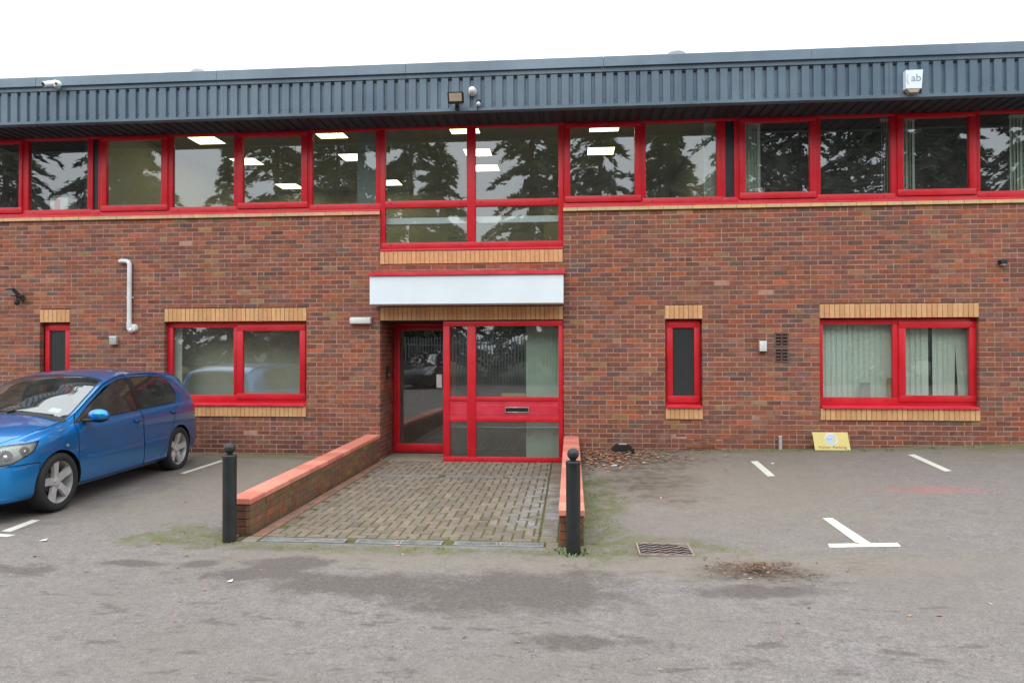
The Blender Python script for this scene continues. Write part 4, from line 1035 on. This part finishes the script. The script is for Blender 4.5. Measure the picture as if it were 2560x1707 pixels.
for i in range(420):
    a, r = rng.uniform(0, 6.28), abs(rng.normal(0, .5))
    leaf(b, 1.45 + .5 * r * math.cos(a), -5.55 + .30 * r * math.sin(a), rng.uniform(.007, .022), .035 * math.exp(-3 * r * r) + rng.uniform(0, .012), dull=.62)
for i in range(90): leaf(b, 1.5 + rng.normal(.1, .3), -5.68 + rng.normal(0, .06) + .12 * abs(rng.normal()), rng.uniform(.005, .013), dull=.8)
o = b.build('leaf_litter', color=True, kind='stuff'); tag(o, 'small heap of brown leaf litter on the asphalt', 'leaves')
b = MB()
for i in range(170):
    x, y = rng.uniform(-6, 6), -2 - rng.beta(1.4, 1.6) * 5.6
    if -3.4 < x < .2 and y > -4.9: continue
    if -7.2 < x < -5.3 and y > -4.5: continue
    leaf(b, x, y, rng.uniform(.008, .022) * (1.5 if rng.random() < .12 else 1))
for i in range(26): leaf(b, rng.uniform(-2.9, -.3), rng.uniform(-4.5, -.5), rng.uniform(.007, .016), zf=lambda x, y: RZ)
o = b.build('scattered_leaves', color=True, kind='stuff'); tag(o, 'dry brown leaves scattered singly over the car park', 'leaves')
# litter scraps
def scrap(label, x, y, sc):
    b = MB(); z_ = gz(x, y) + .006; b.add([(x - sc, y - sc * .5, z_), (x + sc, y - sc * .6, z_ + .006), (x + sc * .8, y + sc * .6, z_ + .016), (x - sc * .7, y + sc * .5, z_ + .004)], [(0, 1, 2, 3)], 'whiteplastic'); o = b.build('paper_scrap'); tag(o, label, 'litter', 'scraps of white litter')
scrap('scrap of white litter on the fallen leaves', .60, -1.22, .05); scrap('tiny white scrap right of the nearer parking line', 2.78, -1.20, .022); scrap('white scrap on the asphalt left of the damp patch', -2.62, -5.98, .022); scrap('white scrap below the parking lines by the blue car', -4.85, -5.1, .035)
# moss and weeds at the foot of the right bollard and along the ramp foot
b = MB()
def tuft(x, y, n, r, h, cols):
    for i in range(n):
        a, q = rng.uniform(0, 6.28), r * math.sqrt(rng.random()); px_, py_ = x + q * math.cos(a), y + q * math.sin(a); zz = gz(px_, py_); hh = h * rng.uniform(.4, 1); w_ = rng.uniform(.004, .009); t_ = rng.uniform(0, 6.28)
        dx, dy = math.cos(t_), math.sin(t_); c = cols[rng.integers(len(cols))]
        b.add([(px_ - dy * w_, py_ + dx * w_, zz), (px_ + dy * w_, py_ - dx * w_, zz), (px_ + dx * hh * .6 + dy * w_, py_ + dy * hh * .6 - dx * w_, zz + hh), (px_ + dx * hh * .8, py_ + dy * hh * .8, zz + hh * .9)], [(0, 1, 2, 3)], 'leaf', c)
GC = [srgb(112, 136, 80), srgb(126, 146, 92), srgb(98, 116, 62)]; YC = [srgb(134, 132, 70), srgb(120, 122, 62), srgb(142, 136, 78)]
tuft(.02, -5.0, 170, .14, .028, GC); tuft(-.08, -4.95, 50, .07, .022, GC); tuft(-3.2, -4.9, 40, .12, .015, YC)
for i in range(26): tuft(rng.uniform(-2.9, .9), -4.97 + rng.normal(0, .06), 14, .06, .007, YC)
for i in range(20): tuft(rng.normal(-3.62, .25), rng.normal(-4.72, .15), 14, .07, .006, YC)
for i in range(36): tuft(.2 + abs(rng.normal(0, .12)), rng.uniform(-4.7, -1.9), 14, .07, .007, GC)
for i in range(60): tuft(rng.uniform(1.8, 6.5), -.04 - abs(rng.normal(0, .1)), 12, .07, .014, YC + GC)
for i in range(20): tuft(rng.uniform(-6.3, -3.6), -.04 - abs(rng.normal(0, .08)), 12, .08, .012, YC)
o = b.build('moss', color=True, kind='stuff'); tag(o, 'green moss and small weeds at the edges of the ramp and wall', 'moss')

# ------------------------------------------------------------------ car
def pchip(xk, yk, x):
    xk, yk = np.array(xk, float), np.array(yk, float); h = np.diff(xk); d = np.diff(yk) / h; m_ = np.zeros(len(xk))
    for i in range(1, len(xk) - 1):
        if d[i - 1] * d[i] > 0: w1, w2 = 2 * h[i] + h[i - 1], h[i] + 2 * h[i - 1]; m_[i] = (w1 + w2) / (w1 / d[i - 1] + w2 / d[i])
    m_[0], m_[-1] = d[0], d[-1]
    i = np.clip(np.searchsorted(xk, x) - 1, 0, len(h) - 1); t_ = (x - xk[i]) / h[i]
    return (1 + 2 * t_) * (1 - t_) ** 2 * yk[i] + t_ * (1 - t_) ** 2 * h[i] * m_[i] + t_ * t_ * (3 - 2 * t_) * yk[i + 1] + t_ * t_ * (t_ - 1) * h[i] * m_[i + 1]
KX = [-2.05, -2.0, -1.9, -1.75, -1.5, -1.3, -.9, -.3, .1, .5, .9, 1.1, 1.3, 1.6, 1.85, 2.0, 2.1, 2.16]
KW = [.58, .735, .806, .838, .858, .865, .866, .868, .868, .868, .865, .862, .858, .835, .765, .66, .50, .28]
KB = [.33, .27, .25, .23, .21, .20, .19, .19, .19, .19, .19, .19, .19, .19, .19, .20, .22, .30]
KS = [.80, .86, .89, .91, .92, .92, .905, .88, .86, .84, .82, .80, .785, .74, .69, .65, .61, .55]
KBZ = [.86, .95, .985, 1.0, 1.0, .995, .98, .95, .93, .91, .895, .88, .86, .805, .745, .70, .65, .575]
KRY = [.50, .60, .635, .61, .605, .61, .62, .62, .625, .66, .705, .715, .70, .65, .56, .47, .35, .19]
KRZ = [.90, 1.0, 1.13, 1.32, 1.40, 1.42, 1.44, 1.435, 1.37, 1.19, 1.0, .935, .905, .845, .775, .725, .67, .585]
KT = [.93, 1.04, 1.19, 1.38, 1.445, 1.47, 1.502, 1.505, 1.455, 1.295, 1.115, 1.03, .99, .92, .845, .79, .725, .61]
NX = np.concatenate([np.linspace(-2.05, -1.7, 12)[:-1], np.linspace(-1.7, 1.75, 52)[:-1], np.linspace(1.75, 2.16, 18)])
def car_shell():
    F = {k: pchip(KX, v, NX) for k, v in dict(w=KW, b=KB, s=KS, bz=KBZ, ry=KRY, rz=KRZ, t=KT).items()}
    rows = []
    for i, x in enumerate(NX):
        W_, zb, zs, zbl, ry, rz_, zt = (F[k][i] for k in ('w', 'b', 's', 'bz', 'ry', 'rz', 't'))
        by = W_ - .055
        ctl = [(0, zb), (W_ * .8, zb), (W_ - .045, zb + .035), (W_ - .012, zb + .12), (W_, max(zb + .2, .47)), (W_ - .004, min(.64, zs - .03)), (W_ - .018, zs), (by, zbl),
               (by + (ry - by) * .5 + .018, zbl + (rz_ - zbl) * .5), (ry + .01, rz_ - .02 * min(1, (rz_ - zbl) / .3)), (ry - .03, rz_ + .55 * min(.03, (zt - rz_))), (ry * .55, zt - .22 * (zt - rz_)), (0, zt)]
        out = []
        P_ = [ctl[0]] + ctl + [(-ctl[-2][0], ctl[-2][1])]
        for k in range(1, len(P_) - 2):
            p0, p1, p2, p3 = (np.array(P_[k + j]) for j in (-1, 0, 1, 2))
            for t_ in (0, 1 / 3, 2 / 3):
                c_ = .5 * (2 * p1 + (p2 - p0) * t_ + (2 * p0 - 5 * p1 + 4 * p2 - p3) * t_ * t_ + (3 * p1 - p0 - 3 * p2 + p3) * t_ ** 3)
                if k < 2: c_ = p1 + (p2 - p1) * t_
                out.append((max(0.0, c_[0]) if (k, t_) != (1, 0) else 0.0, c_[1]))
        out.append(ctl[-1]); rows.append(out)
    n = len(rows[0]); vs, fs = [], []
    for x, r in zip(NX, rows):
        for (y, z_) in r: vs.append((x, y, z_))
        for (y, z_) in r[1:-1]: vs.append((x, -y, z_))
    m_ = 2 * n - 2
    ring = [list(range(n)) + [n + j for j in range(n - 3, -1, -1)]][0]
    for i in range(len(NX) - 1):
        for j in range(m_): a, b_ = ring[j], ring[(j + 1) % m_]; fs.append((i * m_ + a, i * m_ + b_, (i + 1) * m_ + b_, (i + 1) * m_ + a))
    fs.append(tuple(ring)); fs.append(tuple((len(NX) - 1) * m_ + a for a in reversed(ring)))
    bm = bmesh.new()
    V = [bm.verts.new(v) for v in vs]
    for f in fs:
        try: bm.faces.new([V[i] for i in f])
        except ValueError: pass
    bmesh.ops.recalc_face_normals(bm, faces=bm.faces[:]); return bm
def expand(poly, g_):
    n = len(poly); c = Vector((sum(p[0] for p in poly) / n, sum(p[1] for p in poly) / n)); L = []
    for i in range(n):
        a, b_ = Vector(poly[i]), Vector(poly[(i + 1) % n]); d_ = (b_ - a).normalized(); nn = Vector((d_.y, -d_.x))
        if nn.dot((a + b_) / 2 - c) < 0: nn = -nn
        L.append((a + nn * g_, d_, nn))
    out = []
    for i in range(n):
        (p, d_, _), (q, e, _) = L[i - 1], L[i]; k = d_.x * e.y - d_.y * e.x
        t_ = ((q.x - p.x) * e.y - (q.y - p.y) * e.x) / k; out.append((p.x + d_.x * t_, p.y + d_.y * t_))
    return out
def cut(bm, poly, u, v, filt):
    """bisect the faces that pass FILT along each edge of the convex polygon in the (u, v) projection; return a test for inside"""
    n = len(poly); c = Vector((sum(p[0] for p in poly) / n, sum(p[1] for p in poly) / n)); planes = []
    for i in range(n):
        a, b_ = Vector(poly[i]), Vector(poly[(i + 1) % n]); d_ = (b_ - a).normalized(); nn = Vector((d_.y, -d_.x))
        if nn.dot((a + b_) / 2 - c) < 0: nn = -nn
        planes.append((u * a.x + v * a.y, (u * nn.x + v * nn.y).normalized()))
    for co, no in planes:
        fs_ = [f for f in bm.faces if filt(f)]; geom = list({e for f in fs_ for e in f.edges}) + list({x for f in fs_ for x in f.verts}) + fs_
        bmesh.ops.bisect_plane(bm, geom=geom, dist=1e-6, plane_co=co, plane_no=no)
    return lambda f: all((f.calc_center_median() - co).dot(no) < 1e-6 for co, no in planes)
def take(bm, faces):
    nb = bmesh.new(); mp = {}
    for f in faces:
        vs_ = []
        for v in f.verts:
            if v not in mp: mp[v] = nb.verts.new(v.co)
            vs_.append(mp[v])
        try: q = nb.faces.new(vs_); q.material_index = f.material_index
        except ValueError: pass
    return nb
def finish(bm, name, mats, parent, angle=40):
    me = bpy.data.meshes.new(name)
    for f in bm.faces: f.smooth = True
    bm.normal_update(); bm.to_mesh(me); bm.free()
    for m_ in mats: me.materials.append(M[m_])
    me.set_sharp_from_angle(angle=math.radians(angle)); return link(name, me, parent)
UX, UY, UZ = Vector((1, 0, 0)), Vector((0, 1, 0)), Vector((0, 0, 1))
WIN_F = [(.93, .935), (-.27, .975), (-.27, 1.385), (-.1, 1.375), (.2, 1.285), (.55, 1.115), (.84, .975)]
WIN_R = [(-.40, .98), (-1.27, 1.005), (-1.35, 1.12), (-1.28, 1.30), (-1.12, 1.365), (-.8, 1.392), (-.40, 1.39)]
SCREEN = [(1.0, -.69), (1.0, .69), (.13, .575), (.13, -.575)]
def make_car(label, loc, rz, tilt, group=None):
    t = thing('parked_car', label, 'car', loc, group); t.rotation_euler = (tilt[0], tilt[1], rz)
    shell = car_shell()
    glass_src = shell.copy()
    me = bpy.data.meshes.new('body'); shell.to_mesh(me); shell.free(); me.materials.append(M['paint']); me.materials.append(M['black'])
    body = bpy.data.objects.new('body', me); COL.objects.link(body)
    cutters = []
    def cutter(b):
        m2 = b.mesh('cutter'); m2.materials.clear(); m2.materials.append(M['paint']); m2.materials.append(M['black'])
        m2.polygons.foreach_set('material_index', [1] * len(m2.polygons)); o = bpy.data.objects.new('cutter', m2); COL.objects.link(o); cutters.append(o)
        md = body.modifiers.new('cut', 'BOOLEAN'); md.operation, md.solver, md.object = 'DIFFERENCE', 'EXACT', o
    b = MB()
    for x in (1.304, -1.304):
        for s_ in (-1, 1): b.cyl((x, s_ * .56, .32), (x, s_ * 1.2, .32), .348, 'black', n=48)
    cutter(b)
    b = MB(); b.prism([(-1.62, .62), (.95, .62), (.95, .86), (.55, 1.06), (.1, 1.28), (-.2, 1.36), (-1.3, 1.36), (-1.62, 1.2)], -.60, .60, 'black'); cutter(b)
    b = MB(); b.prism(expand(WIN_F, .012), -1.2, 1.2, 'black'); b.prism(expand(WIN_R, .012), -1.2, 1.2, 'black'); cutter(b)
    b = MB(); b.prism(expand(SCREEN, .01), .90, 1.7, 'black', 'Z'); cutter(b)
    bpy.context.view_layer.update()
    me2 = bpy.data.meshes.new_from_object(body.evaluated_get(bpy.context.evaluated_depsgraph_get()))
    for o in cutters: bpy.data.objects.remove(o)
    bpy.data.objects.remove(body)
    bm = bmesh.new(); bm.from_mesh(me2)
    paint = lambda f: f.material_index == 0
    outside = lambda f: True
    def panel(name, poly, u, v, filt, mats=('paint', 'black'), gap=.008, parent=t):
        ff = lambda f: paint(f) and filt(f.calc_center_median())
        ins_out = cut(bm, expand(poly, gap), u, v, ff); ins = cut(bm, poly, u, v, ff)
        inner = [f for f in bm.faces if ff(f) and ins(f)]; ring_ = [f for f in bm.faces if ff(f) and ins_out(f)]
        nb = take(bm, inner); bmesh.ops.delete(bm, geom=ring_, context='FACES')
        return finish(nb, name, mats, parent)
    for s_ in (1, -1):
        panel('door_pillar', [(-.26, .972), (-.41, .978), (-.41, 1.392), (-.26, 1.392)], UX, UZ, lambda c, s_=s_: c.y * s_ > .45 and c.z > .9, ('black', 'black'), .001)
        side = lambda c, s_=s_: c.y * s_ > .45 and c.z > .2
        dF = panel('door', [(.98, .30), (.99, .62), (.98, .915), (.86, 1.005), (.56, 1.155), (.2, 1.325), (-.1, 1.41), (-.33, 1.425), (-.335, .62), (-.36, .245), (.93, .245)], UX, UZ, side)
        dR = panel('door', [(-.345, 1.425), (-.80, 1.43), (-1.14, 1.40), (-1.32, 1.32), (-1.40, 1.12), (-1.37, .94), (-1.22, .70), (-.98, .46), (-.87, .245), (-.37, .245), (-.35, .62)], UX, UZ, side)
        if s_ == 1: dF['label'], dR['label'] = 'blue front door', 'blue rear door'
        for (d_, x0, x1) in ((dF, .86, -.31), (dR, -.37, -.93)):
            b = MB(); b.box(x1, x0, s_ * .864, s_ * .878, .505, .545, 'paint', bev=.006); b.build('side_moulding', d_, smooth=40)
        for (d_, hx, hz) in ((dF, -.20, .845), (dR, -1.13, .875)):
            b = MB(); b.box(hx - .085, hx + .085, s_ * .868, s_ * .886, hz - .012, hz + .016, 'paint', bev=.007); b.sphere((hx + .02, s_ * .866, hz - .006), 1, 'black', (.06, .003, .025)); b.build('door_handle', d_, smooth=40)
        # mirror
        b = MB(); b.sphere((.80, s_ * .965, 1.0), 1, 'paint', (.075, .125, .078), 20); mo = b.build('mirror', t, smooth=60)
        b = MB(); b.box(.76, .86, s_ * .80, s_ * .92, .925, .962, 'black', bev=.012); b.sphere((.795, s_ * .962, .975), 1, 'black', (.07, .12, .062), 16); b.build('mirror_base', mo, smooth=50)
        b = MB(); b.sphere((1.19, s_ * .862, .70), 1, 'lens', (.028, .006, .018), 12); b.sphere((1.19, s_ * .860, .70), 1, 'reflector', (.027, .005, .016), 12); b.build('side_indicator', t, smooth=60)
        # headlight
        diag = (UY * s_ - UX).normalized()
        hp = [(-.545, .80), (-.60, .70), (-.80, .60), (-1.20, .575), (-1.20, .665), (-.87, .775)]
        fr = lambda c, s_=s_: c.x > 1.5 and c.y * s_ > .12 and c.z > .5
        ff = lambda f: paint(f) and fr(f.calc_center_median())
        io = cut(bm, expand(hp, .004), diag, UZ, ff); ii = cut(bm, hp, diag, UZ, ff)
        inner = [f for f in bm.faces if ff(f) and ii(f)]; ring_ = [f for f in bm.faces if ff(f) and io(f)]
        nb = take(bm, inner); nr = take(bm, inner); bmesh.ops.delete(bm, geom=ring_, context='FACES')
        for f in list(nb.faces) + list(nr.faces): f.material_index = 0
        for v in nr.verts: v.co -= Vector((.6, .6 * s_, 0)).normalized() * .045
        hl_pts = [v.co.copy() for v in nr.verts]
        hl = finish(nb, 'headlight', ('lens',), t); finish(nr, 'reflector', ('reflector',), hl)
        b = MB()
        for (tt, z_, r_b, mt) in ((-.68, .715, .05, 'reflector'), (-.84, .675, .072, 'chrome'), (-1.03, .635, .066, 'chrome')):
            c_ = min(hl_pts, key=lambda p: abs(p.dot(diag) - tt) + abs(p.z - z_)); nn = Vector((.6, .6 * s_, .15)).normalized()
            q_ = nn.to_track_quat('Z', 'Y').to_matrix().to_4x4()
            for (ra, rb, h0, h1, m2) in ((r_b, r_b * .94, .004, .022, mt), (r_b * .9, r_b * .55, .022, .006, 'castiron'), (r_b * .42, r_b * .2, .006, .03, 'chrome')):
                bb = bmesh.new(); bmesh.ops.create_cone(bb, segments=22, radius1=ra, radius2=rb, depth=h1 - h0, cap_ends=True)
                b.bm(bb, m2, mtx=Matrix.Translation(c_) @ q_ @ Matrix.Translation((0, 0, (h0 + h1) / 2))); bb.free()
        b.build('lamp_bowl', hl, smooth=60)
        # rear light
        o = panel('tail_light', [(-2.2, .79), (-1.80, .80), (-1.775, .90), (-1.83, .985), (-2.2, .985)], UX, UZ, lambda c, s_=s_: c.y * s_ > .3 and c.x < -1.7, ('redlens', 'black'))
        # side glass
        for (w_, nm) in ((WIN_F, 'front'), (WIN_R, 'rear')):
            gb = glass_src.copy(); f2 = lambda f, s_=s_: f.calc_center_median().y * s_ > .3
            io = cut(gb, expand(w_, .010), UX, UZ, f2); ii = cut(gb, w_, UX, UZ, f2)
            ring_ = [f for f in gb.faces if f2(f) and io(f)]
            for f in gb.faces: f.material_index = 1
            for f in ring_:
                if ii(f): f.material_index = 0
            nb = take(gb, ring_); gb.free()
            for v in nb.verts: v.co.y -= s_ * .006
            finish(nb, 'side_window', ('car_glass', 'black'), t)
    panel('bonnet', [(1.085, -.70), (1.085, .70), (1.35, .69), (1.62, .635), (1.86, .53), (2.03, .36), (2.07, .0), (2.03, -.36), (1.86, -.53), (1.62, -.635), (1.35, -.69)], UX, UY, lambda c: c.z > .6)
    panel('bumper', [(1.655, .05), (2.5, .05), (2.5, .575), (1.60, .575)], UX, UZ, lambda c: c.x > 1.55)
    panel('scuttle', [(1.012, -.72), (1.012, .72), (1.079, .72), (1.079, -.72)], UX, UY, lambda c: c.z > .9, ('black', 'black'), .001)
    gb = glass_src.copy(); f2 = lambda f: f.calc_center_median().z > .9
    io = cut(gb, expand(SCREEN, .008), UX, UY, f2); ii = cut(gb, expand(SCREEN, -.012), UX, UY, f2)
    ring_ = [f for f in gb.faces if f2(f) and io(f)]
    for f in gb.faces: f.material_index = 1
    for f in ring_:
        if ii(f): f.material_index = 0
    nb = take(gb, ring_); gb.free()
    for v in nb.verts: v.co.z -= .005
    finish(nb, 'windscreen', ('windscreen', 'black'), t)
    gb = glass_src.copy(); RG = [(-1.95, -.50), (-1.95, .50), (-1.76, .52), (-1.76, -.52)]; f2 = lambda f: f.calc_center_median().z > .98
    ii = cut(gb, RG, UX, UY, f2); nb = take(gb, [f for f in gb.faces if f2(f) and ii(f)]); gb.free()
    for v in nb.verts: v.co.x -= .004; v.co.z += .004
    for f in nb.faces: f.material_index = 0
    finish(nb, 'rear_window', ('darkpaint',), t)
    glass_src.free()
    finish(bm, 'body', ('paint', 'black'), t)
    b = MB(); b.tube([(1.02, -.1, 1.07), (1.0, .2, 1.062), (.985, .55, 1.02)], .008, 'black', 8); b.tube([(1.045, .05, 1.06), (1.02, .12, 1.08)], .012, 'black', 8); b.build('wiper', t)
    b = MB(); b.tube([(1.03, -.55, 1.03), (1.01, -.3, 1.06), (1.0, .02, 1.075)], .008, 'black', 8); b.build('wiper', t)
    b = MB(); b.prism([(.83, .50), (.92, .50), (.92, .60), (.83, .60)], .0, .001, 'paper', 'Z')
    b.v = [(x, y, .0) for (x, y, z_) in b.v]
    b = MB(); b.add([(.90, .42, 1.055), (.90, .55, 1.035), (.82, .54, 1.073), (.82, .42, 1.092)], [(0, 1, 2, 3)], 'paper'); b.build('permit', t)
    for y in (-.36, .36):
        b = MB(); b.box(-.15, .35, y - .24, y + .24, .62, .74, 'seatcloth', bev=.05)
        b.prism([(-.12, .70), (-.26, .70), (-.40, 1.16), (-.29, 1.18)], y - .23, y + .23, 'seatcloth'); b.box(-.42, -.32, y - .12, y + .12, 1.18, 1.36, 'seatcloth', bev=.04); b.build('seat', t, smooth=40)
    b = MB(); b.prism([(-1.05, .66), (-1.25, .66), (-1.45, 1.06), (-1.33, 1.08)], -.58, .58, 'seatcloth')
    for y in (-.36, .36): b.box(-1.47, -1.36, y - .12, y + .12, 1.06, 1.24, 'seatcloth', bev=.04)
    b.build('rear_seat', t, smooth=40)
    b = MB(); R = Matrix.Translation((.50, -.36, .93)) @ Matrix.Rotation(math.radians(65), 4, 'Y'); bb = bmesh.new(); bmesh.ops.create_cone(bb, segments=24, radius1=.18, radius2=.18, depth=.03); b.bm(bb, 'black', mtx=R); bb.free(); b.build('steering_wheel', t, smooth=40)
    b = MB(); b.box(2.02, 2.168, -.30, .30, .36, .46, 'black', bev=.01); b.build('air_intake', t)
    # wheels
    ty = MB(); ty.lathe([(.228, -.09), (.245, -.102), (.275, -.106), (.30, -.10), (.316, -.08), (.318, 0), (.316, .08), (.30, .10), (.275, .106), (.245, .102), (.228, .09)], 'tyre', (0, 0, 0), 'Y', 56, False); tym = ty.mesh('tyre', 40)
    rm = MB(); rm.lathe([(.246, -.07), (.246, .088), (.24, .097), (.229, .09), (.22, .05), (.212, -.06)], 'alloy', (0, 0, 0), 'Y', 48, False)
    for k in range(5):
        a = 2 * math.pi * k / 5 + math.pi / 2; Rr = Matrix.Rotation(a, 4, 'Y')
        ps = [(.03, -.044, .055), (.03, .044, .055), (.12, .034, .072), (.12, -.034, .072), (.226, -.045, .084), (.226, .045, .084)]
        top_ = [Vector((r, -h_, tz)) for (r, tz, h_) in ps]; bot = [Vector((r, -h_ + .035, tz * 1.15)) for (r, tz, h_) in ps]
        vs_ = [Rr @ v for v in top_ + bot]
        rm.add(vs_, [(0, 1, 2, 3), (3, 2, 5, 4), (6, 9, 8, 7), (9, 10, 11, 8), (0, 3, 9, 6), (3, 4, 10, 9), (1, 7, 8, 2), (2, 8, 11, 5), (4, 5, 11, 10), (0, 6, 7, 1)], 'alloy')
    rm.lathe([(.055, .03), (.055, .066), (.04, .074), (.02, .076)], 'alloy', (0, 0, 0), 'Y', 24)
    for k in range(4):
        a = 2 * math.pi * k / 4 + .4; rm.cyl((.04 * math.cos(a), -.066, .04 * math.sin(a)), (.04 * math.cos(a), -.074, .04 * math.sin(a)), .008, 'black', n=8)
    rmm = rm.mesh('rim', 35)
    dc = MB(); dc.lathe([(.13, .0), (.13, .02)], 'disc', (0, 0, 0), 'Y', 32); dc.lathe([(.20, -.05), (.20, -.02)], 'void', (0, 0, 0), 'Y', 32); dcm = dc.mesh('brake_disc', 35)
    for x in (1.304, -1.304):
        for s_ in (1, -1):
            wv_ = thing('wheel', '', ''); del wv_['label'], wv_['category']; wv_.parent = t; wv_.location = (x, s_ * .752, .318); wv_.rotation_euler = (0, .35 * x, math.pi if s_ == 1 else 0)
            for nm, m2 in (('tyre', tym), ('rim', rmm), ('brake_disc', dcm)): link(nm, m2, wv_)
    return t
CS = .985
CAR = (-6.42, -2.80)
ang = math.atan2(-2.54, .143)
car = make_car('metallic blue five-door hatchback parked nose out against the wall', (CAR[0], CAR[1], -.108), ang, (0, 0))
car.scale = (CS, CS, CS)
# a dark car across the car park, seen mirrored in the door glass
def copy_tree(o, parent=None):
    c = o.copy(); COL.objects.link(c)
    if parent: c.parent = parent
    for ch in list(o.children): copy_tree(ch, c)
    return c
dark = copy_tree(car)
tag(dark, 'dark hatchback parked facing the entrance across the car park, seen in the door glass', 'car')
dark.location = (-7.0, -20.3, -.14); dark.rotation_euler = (0, 0, math.pi / 2); dark.scale = (1.06, 1.06, 1.12)
def repaint(o):
    for sl in o.material_slots:
        if sl.material == M['paint']: sl.link = 'OBJECT'; sl.material = M['darkpaint']
    for ch in o.children: repaint(ch)
repaint(dark)

# ------------------------------------------------------------------ across the car park: fence and conifers (seen in the glass)
t = thing('palisade_fence', 'grey steel palisade fence across the car park, seen in the entrance glass', 'fence', (0, -23.4, -.14))
pm = MB(); pm.prism([(-.032, 0), (.032, 0), (.032, 2.3), (0, 2.42), (-.032, 2.3)], -.012, .006, 'fence'); pmesh = pm.mesh('pale')
for i in range(170): link('pale', pmesh, t, loc=(-13 + .155 * i, 0, .05))
for z_ in (.45, 2.0):
    b = MB(); b.box(-13.1, 13.5, -.05, -.014, z_, z_ + .06, 'fence'); b.build('rail', t)
def conifer_mesh(H, Rd, seed):
    r = np.random.default_rng(seed); b = MB(); k = MB(); k.cyl((0, 0, -.2), (0, 0, H), .28, 'bark', .03, 10)
    z_ = 1.2; cs = [(.052, .082, .050, 1), (.070, .100, .060, 1), (.040, .064, .042, 1), (.085, .115, .070, 1)]
    while z_ < H - .3:
        rad = Rd * (1 - (z_ / H)) ** .75 * r.uniform(.75, 1.1) + .25
        for q in range(int(r.integers(3, 6))):
            a = r.uniform(0, 6.28); L = rad * r.uniform(.55, 1.1); dx, dy = math.cos(a), math.sin(a)
            k.cyl((0, 0, z_), (dx * L * .8, dy * L * .8, z_ - .05 * L), .035, 'bark', .01, 4, False)
            n = int(16 + L * 26)
            for j in range(n):
                t_ = (j + r.uniform(0, 1)) / n; t_ = .15 + .85 * t_; sp = .32 * (1.15 - t_ * .7)
                c = Vector((dx * L * t_, dy * L * t_, z_ + .10 * L * math.sin(t_ * 3) - .32 * L * t_ * t_)) + Vector(r.normal(0, sp * .42, 3))
                u_2 = Vector((dx, dy, -.35)) + Vector(r.normal(0, .45, 3)); u_2.normalize(); v_2 = u_2.cross(Vector(r.normal(0, 1, 3))).normalized(); s1, s2 = r.uniform(.14, .34), r.uniform(.04, .09)
                b.add([c - u_2 * s1 - v_2 * s2 * .4, c - u_2 * s1 * .2 + v_2 * s2, c + u_2 * s1, c - u_2 * s1 * .2 - v_2 * s2], [(0, 1, 2, 3)], 'needle', cs[r.integers(4)])
        z_ += r.uniform(.3, .5)
    return b.mesh('crown', color=True), k.mesh('trunk', 40)
protos = [conifer_mesh(19, 5.2, 1), conifer_mesh(16.5, 4.8, 2), conifer_mesh(21, 5.6, 3)]
spots = [(-37, -29, 0, 1), (-33, -27, 2, 1.0), (-29, -30, 0, 1.05), (-25.6, -27.5, 1, 1.0), (-17.2, -28.5, 2, .95), (-13.2, -27.5, 0, 1.0), (-9.4, -29.5, 2, .95), (-2.2, -28.5, 0, .98), (1.6, -27, 1, 1.05), (5.2, -30, 1, 1.0),
         (9.4, -28, 0, 1.0), (13, -29.5, 2, 1.0), (17, -27.5, 0, 1.1), (21, -29.5, 2, 1.0), (25, -28, 0, 1.1), (-31, -37, 2, 1), (-25, -38, 0, .9), (-15, -38, 2, 1.0), (-9, -37, 1, 1.0), (-1, -38, 2, .9), (7, -37, 1, 1.05), (12, -38, 2, 1.05), (18.6, -37, 2, 1.0), (24.5, -38, 2, 1.1)]
for i, (x, y, k, sc) in enumerate(spots):
    t = thing('conifer_tree', 'tall dark conifer across the car park, seen mirrored in the upstairs glass', 'tree', (x, y, -.14), 'conifers across the car park', rz=i * 1.7)
    t.scale = (sc, sc, sc); link('crown', protos[k][0], t); link('trunk', protos[k][1], t)
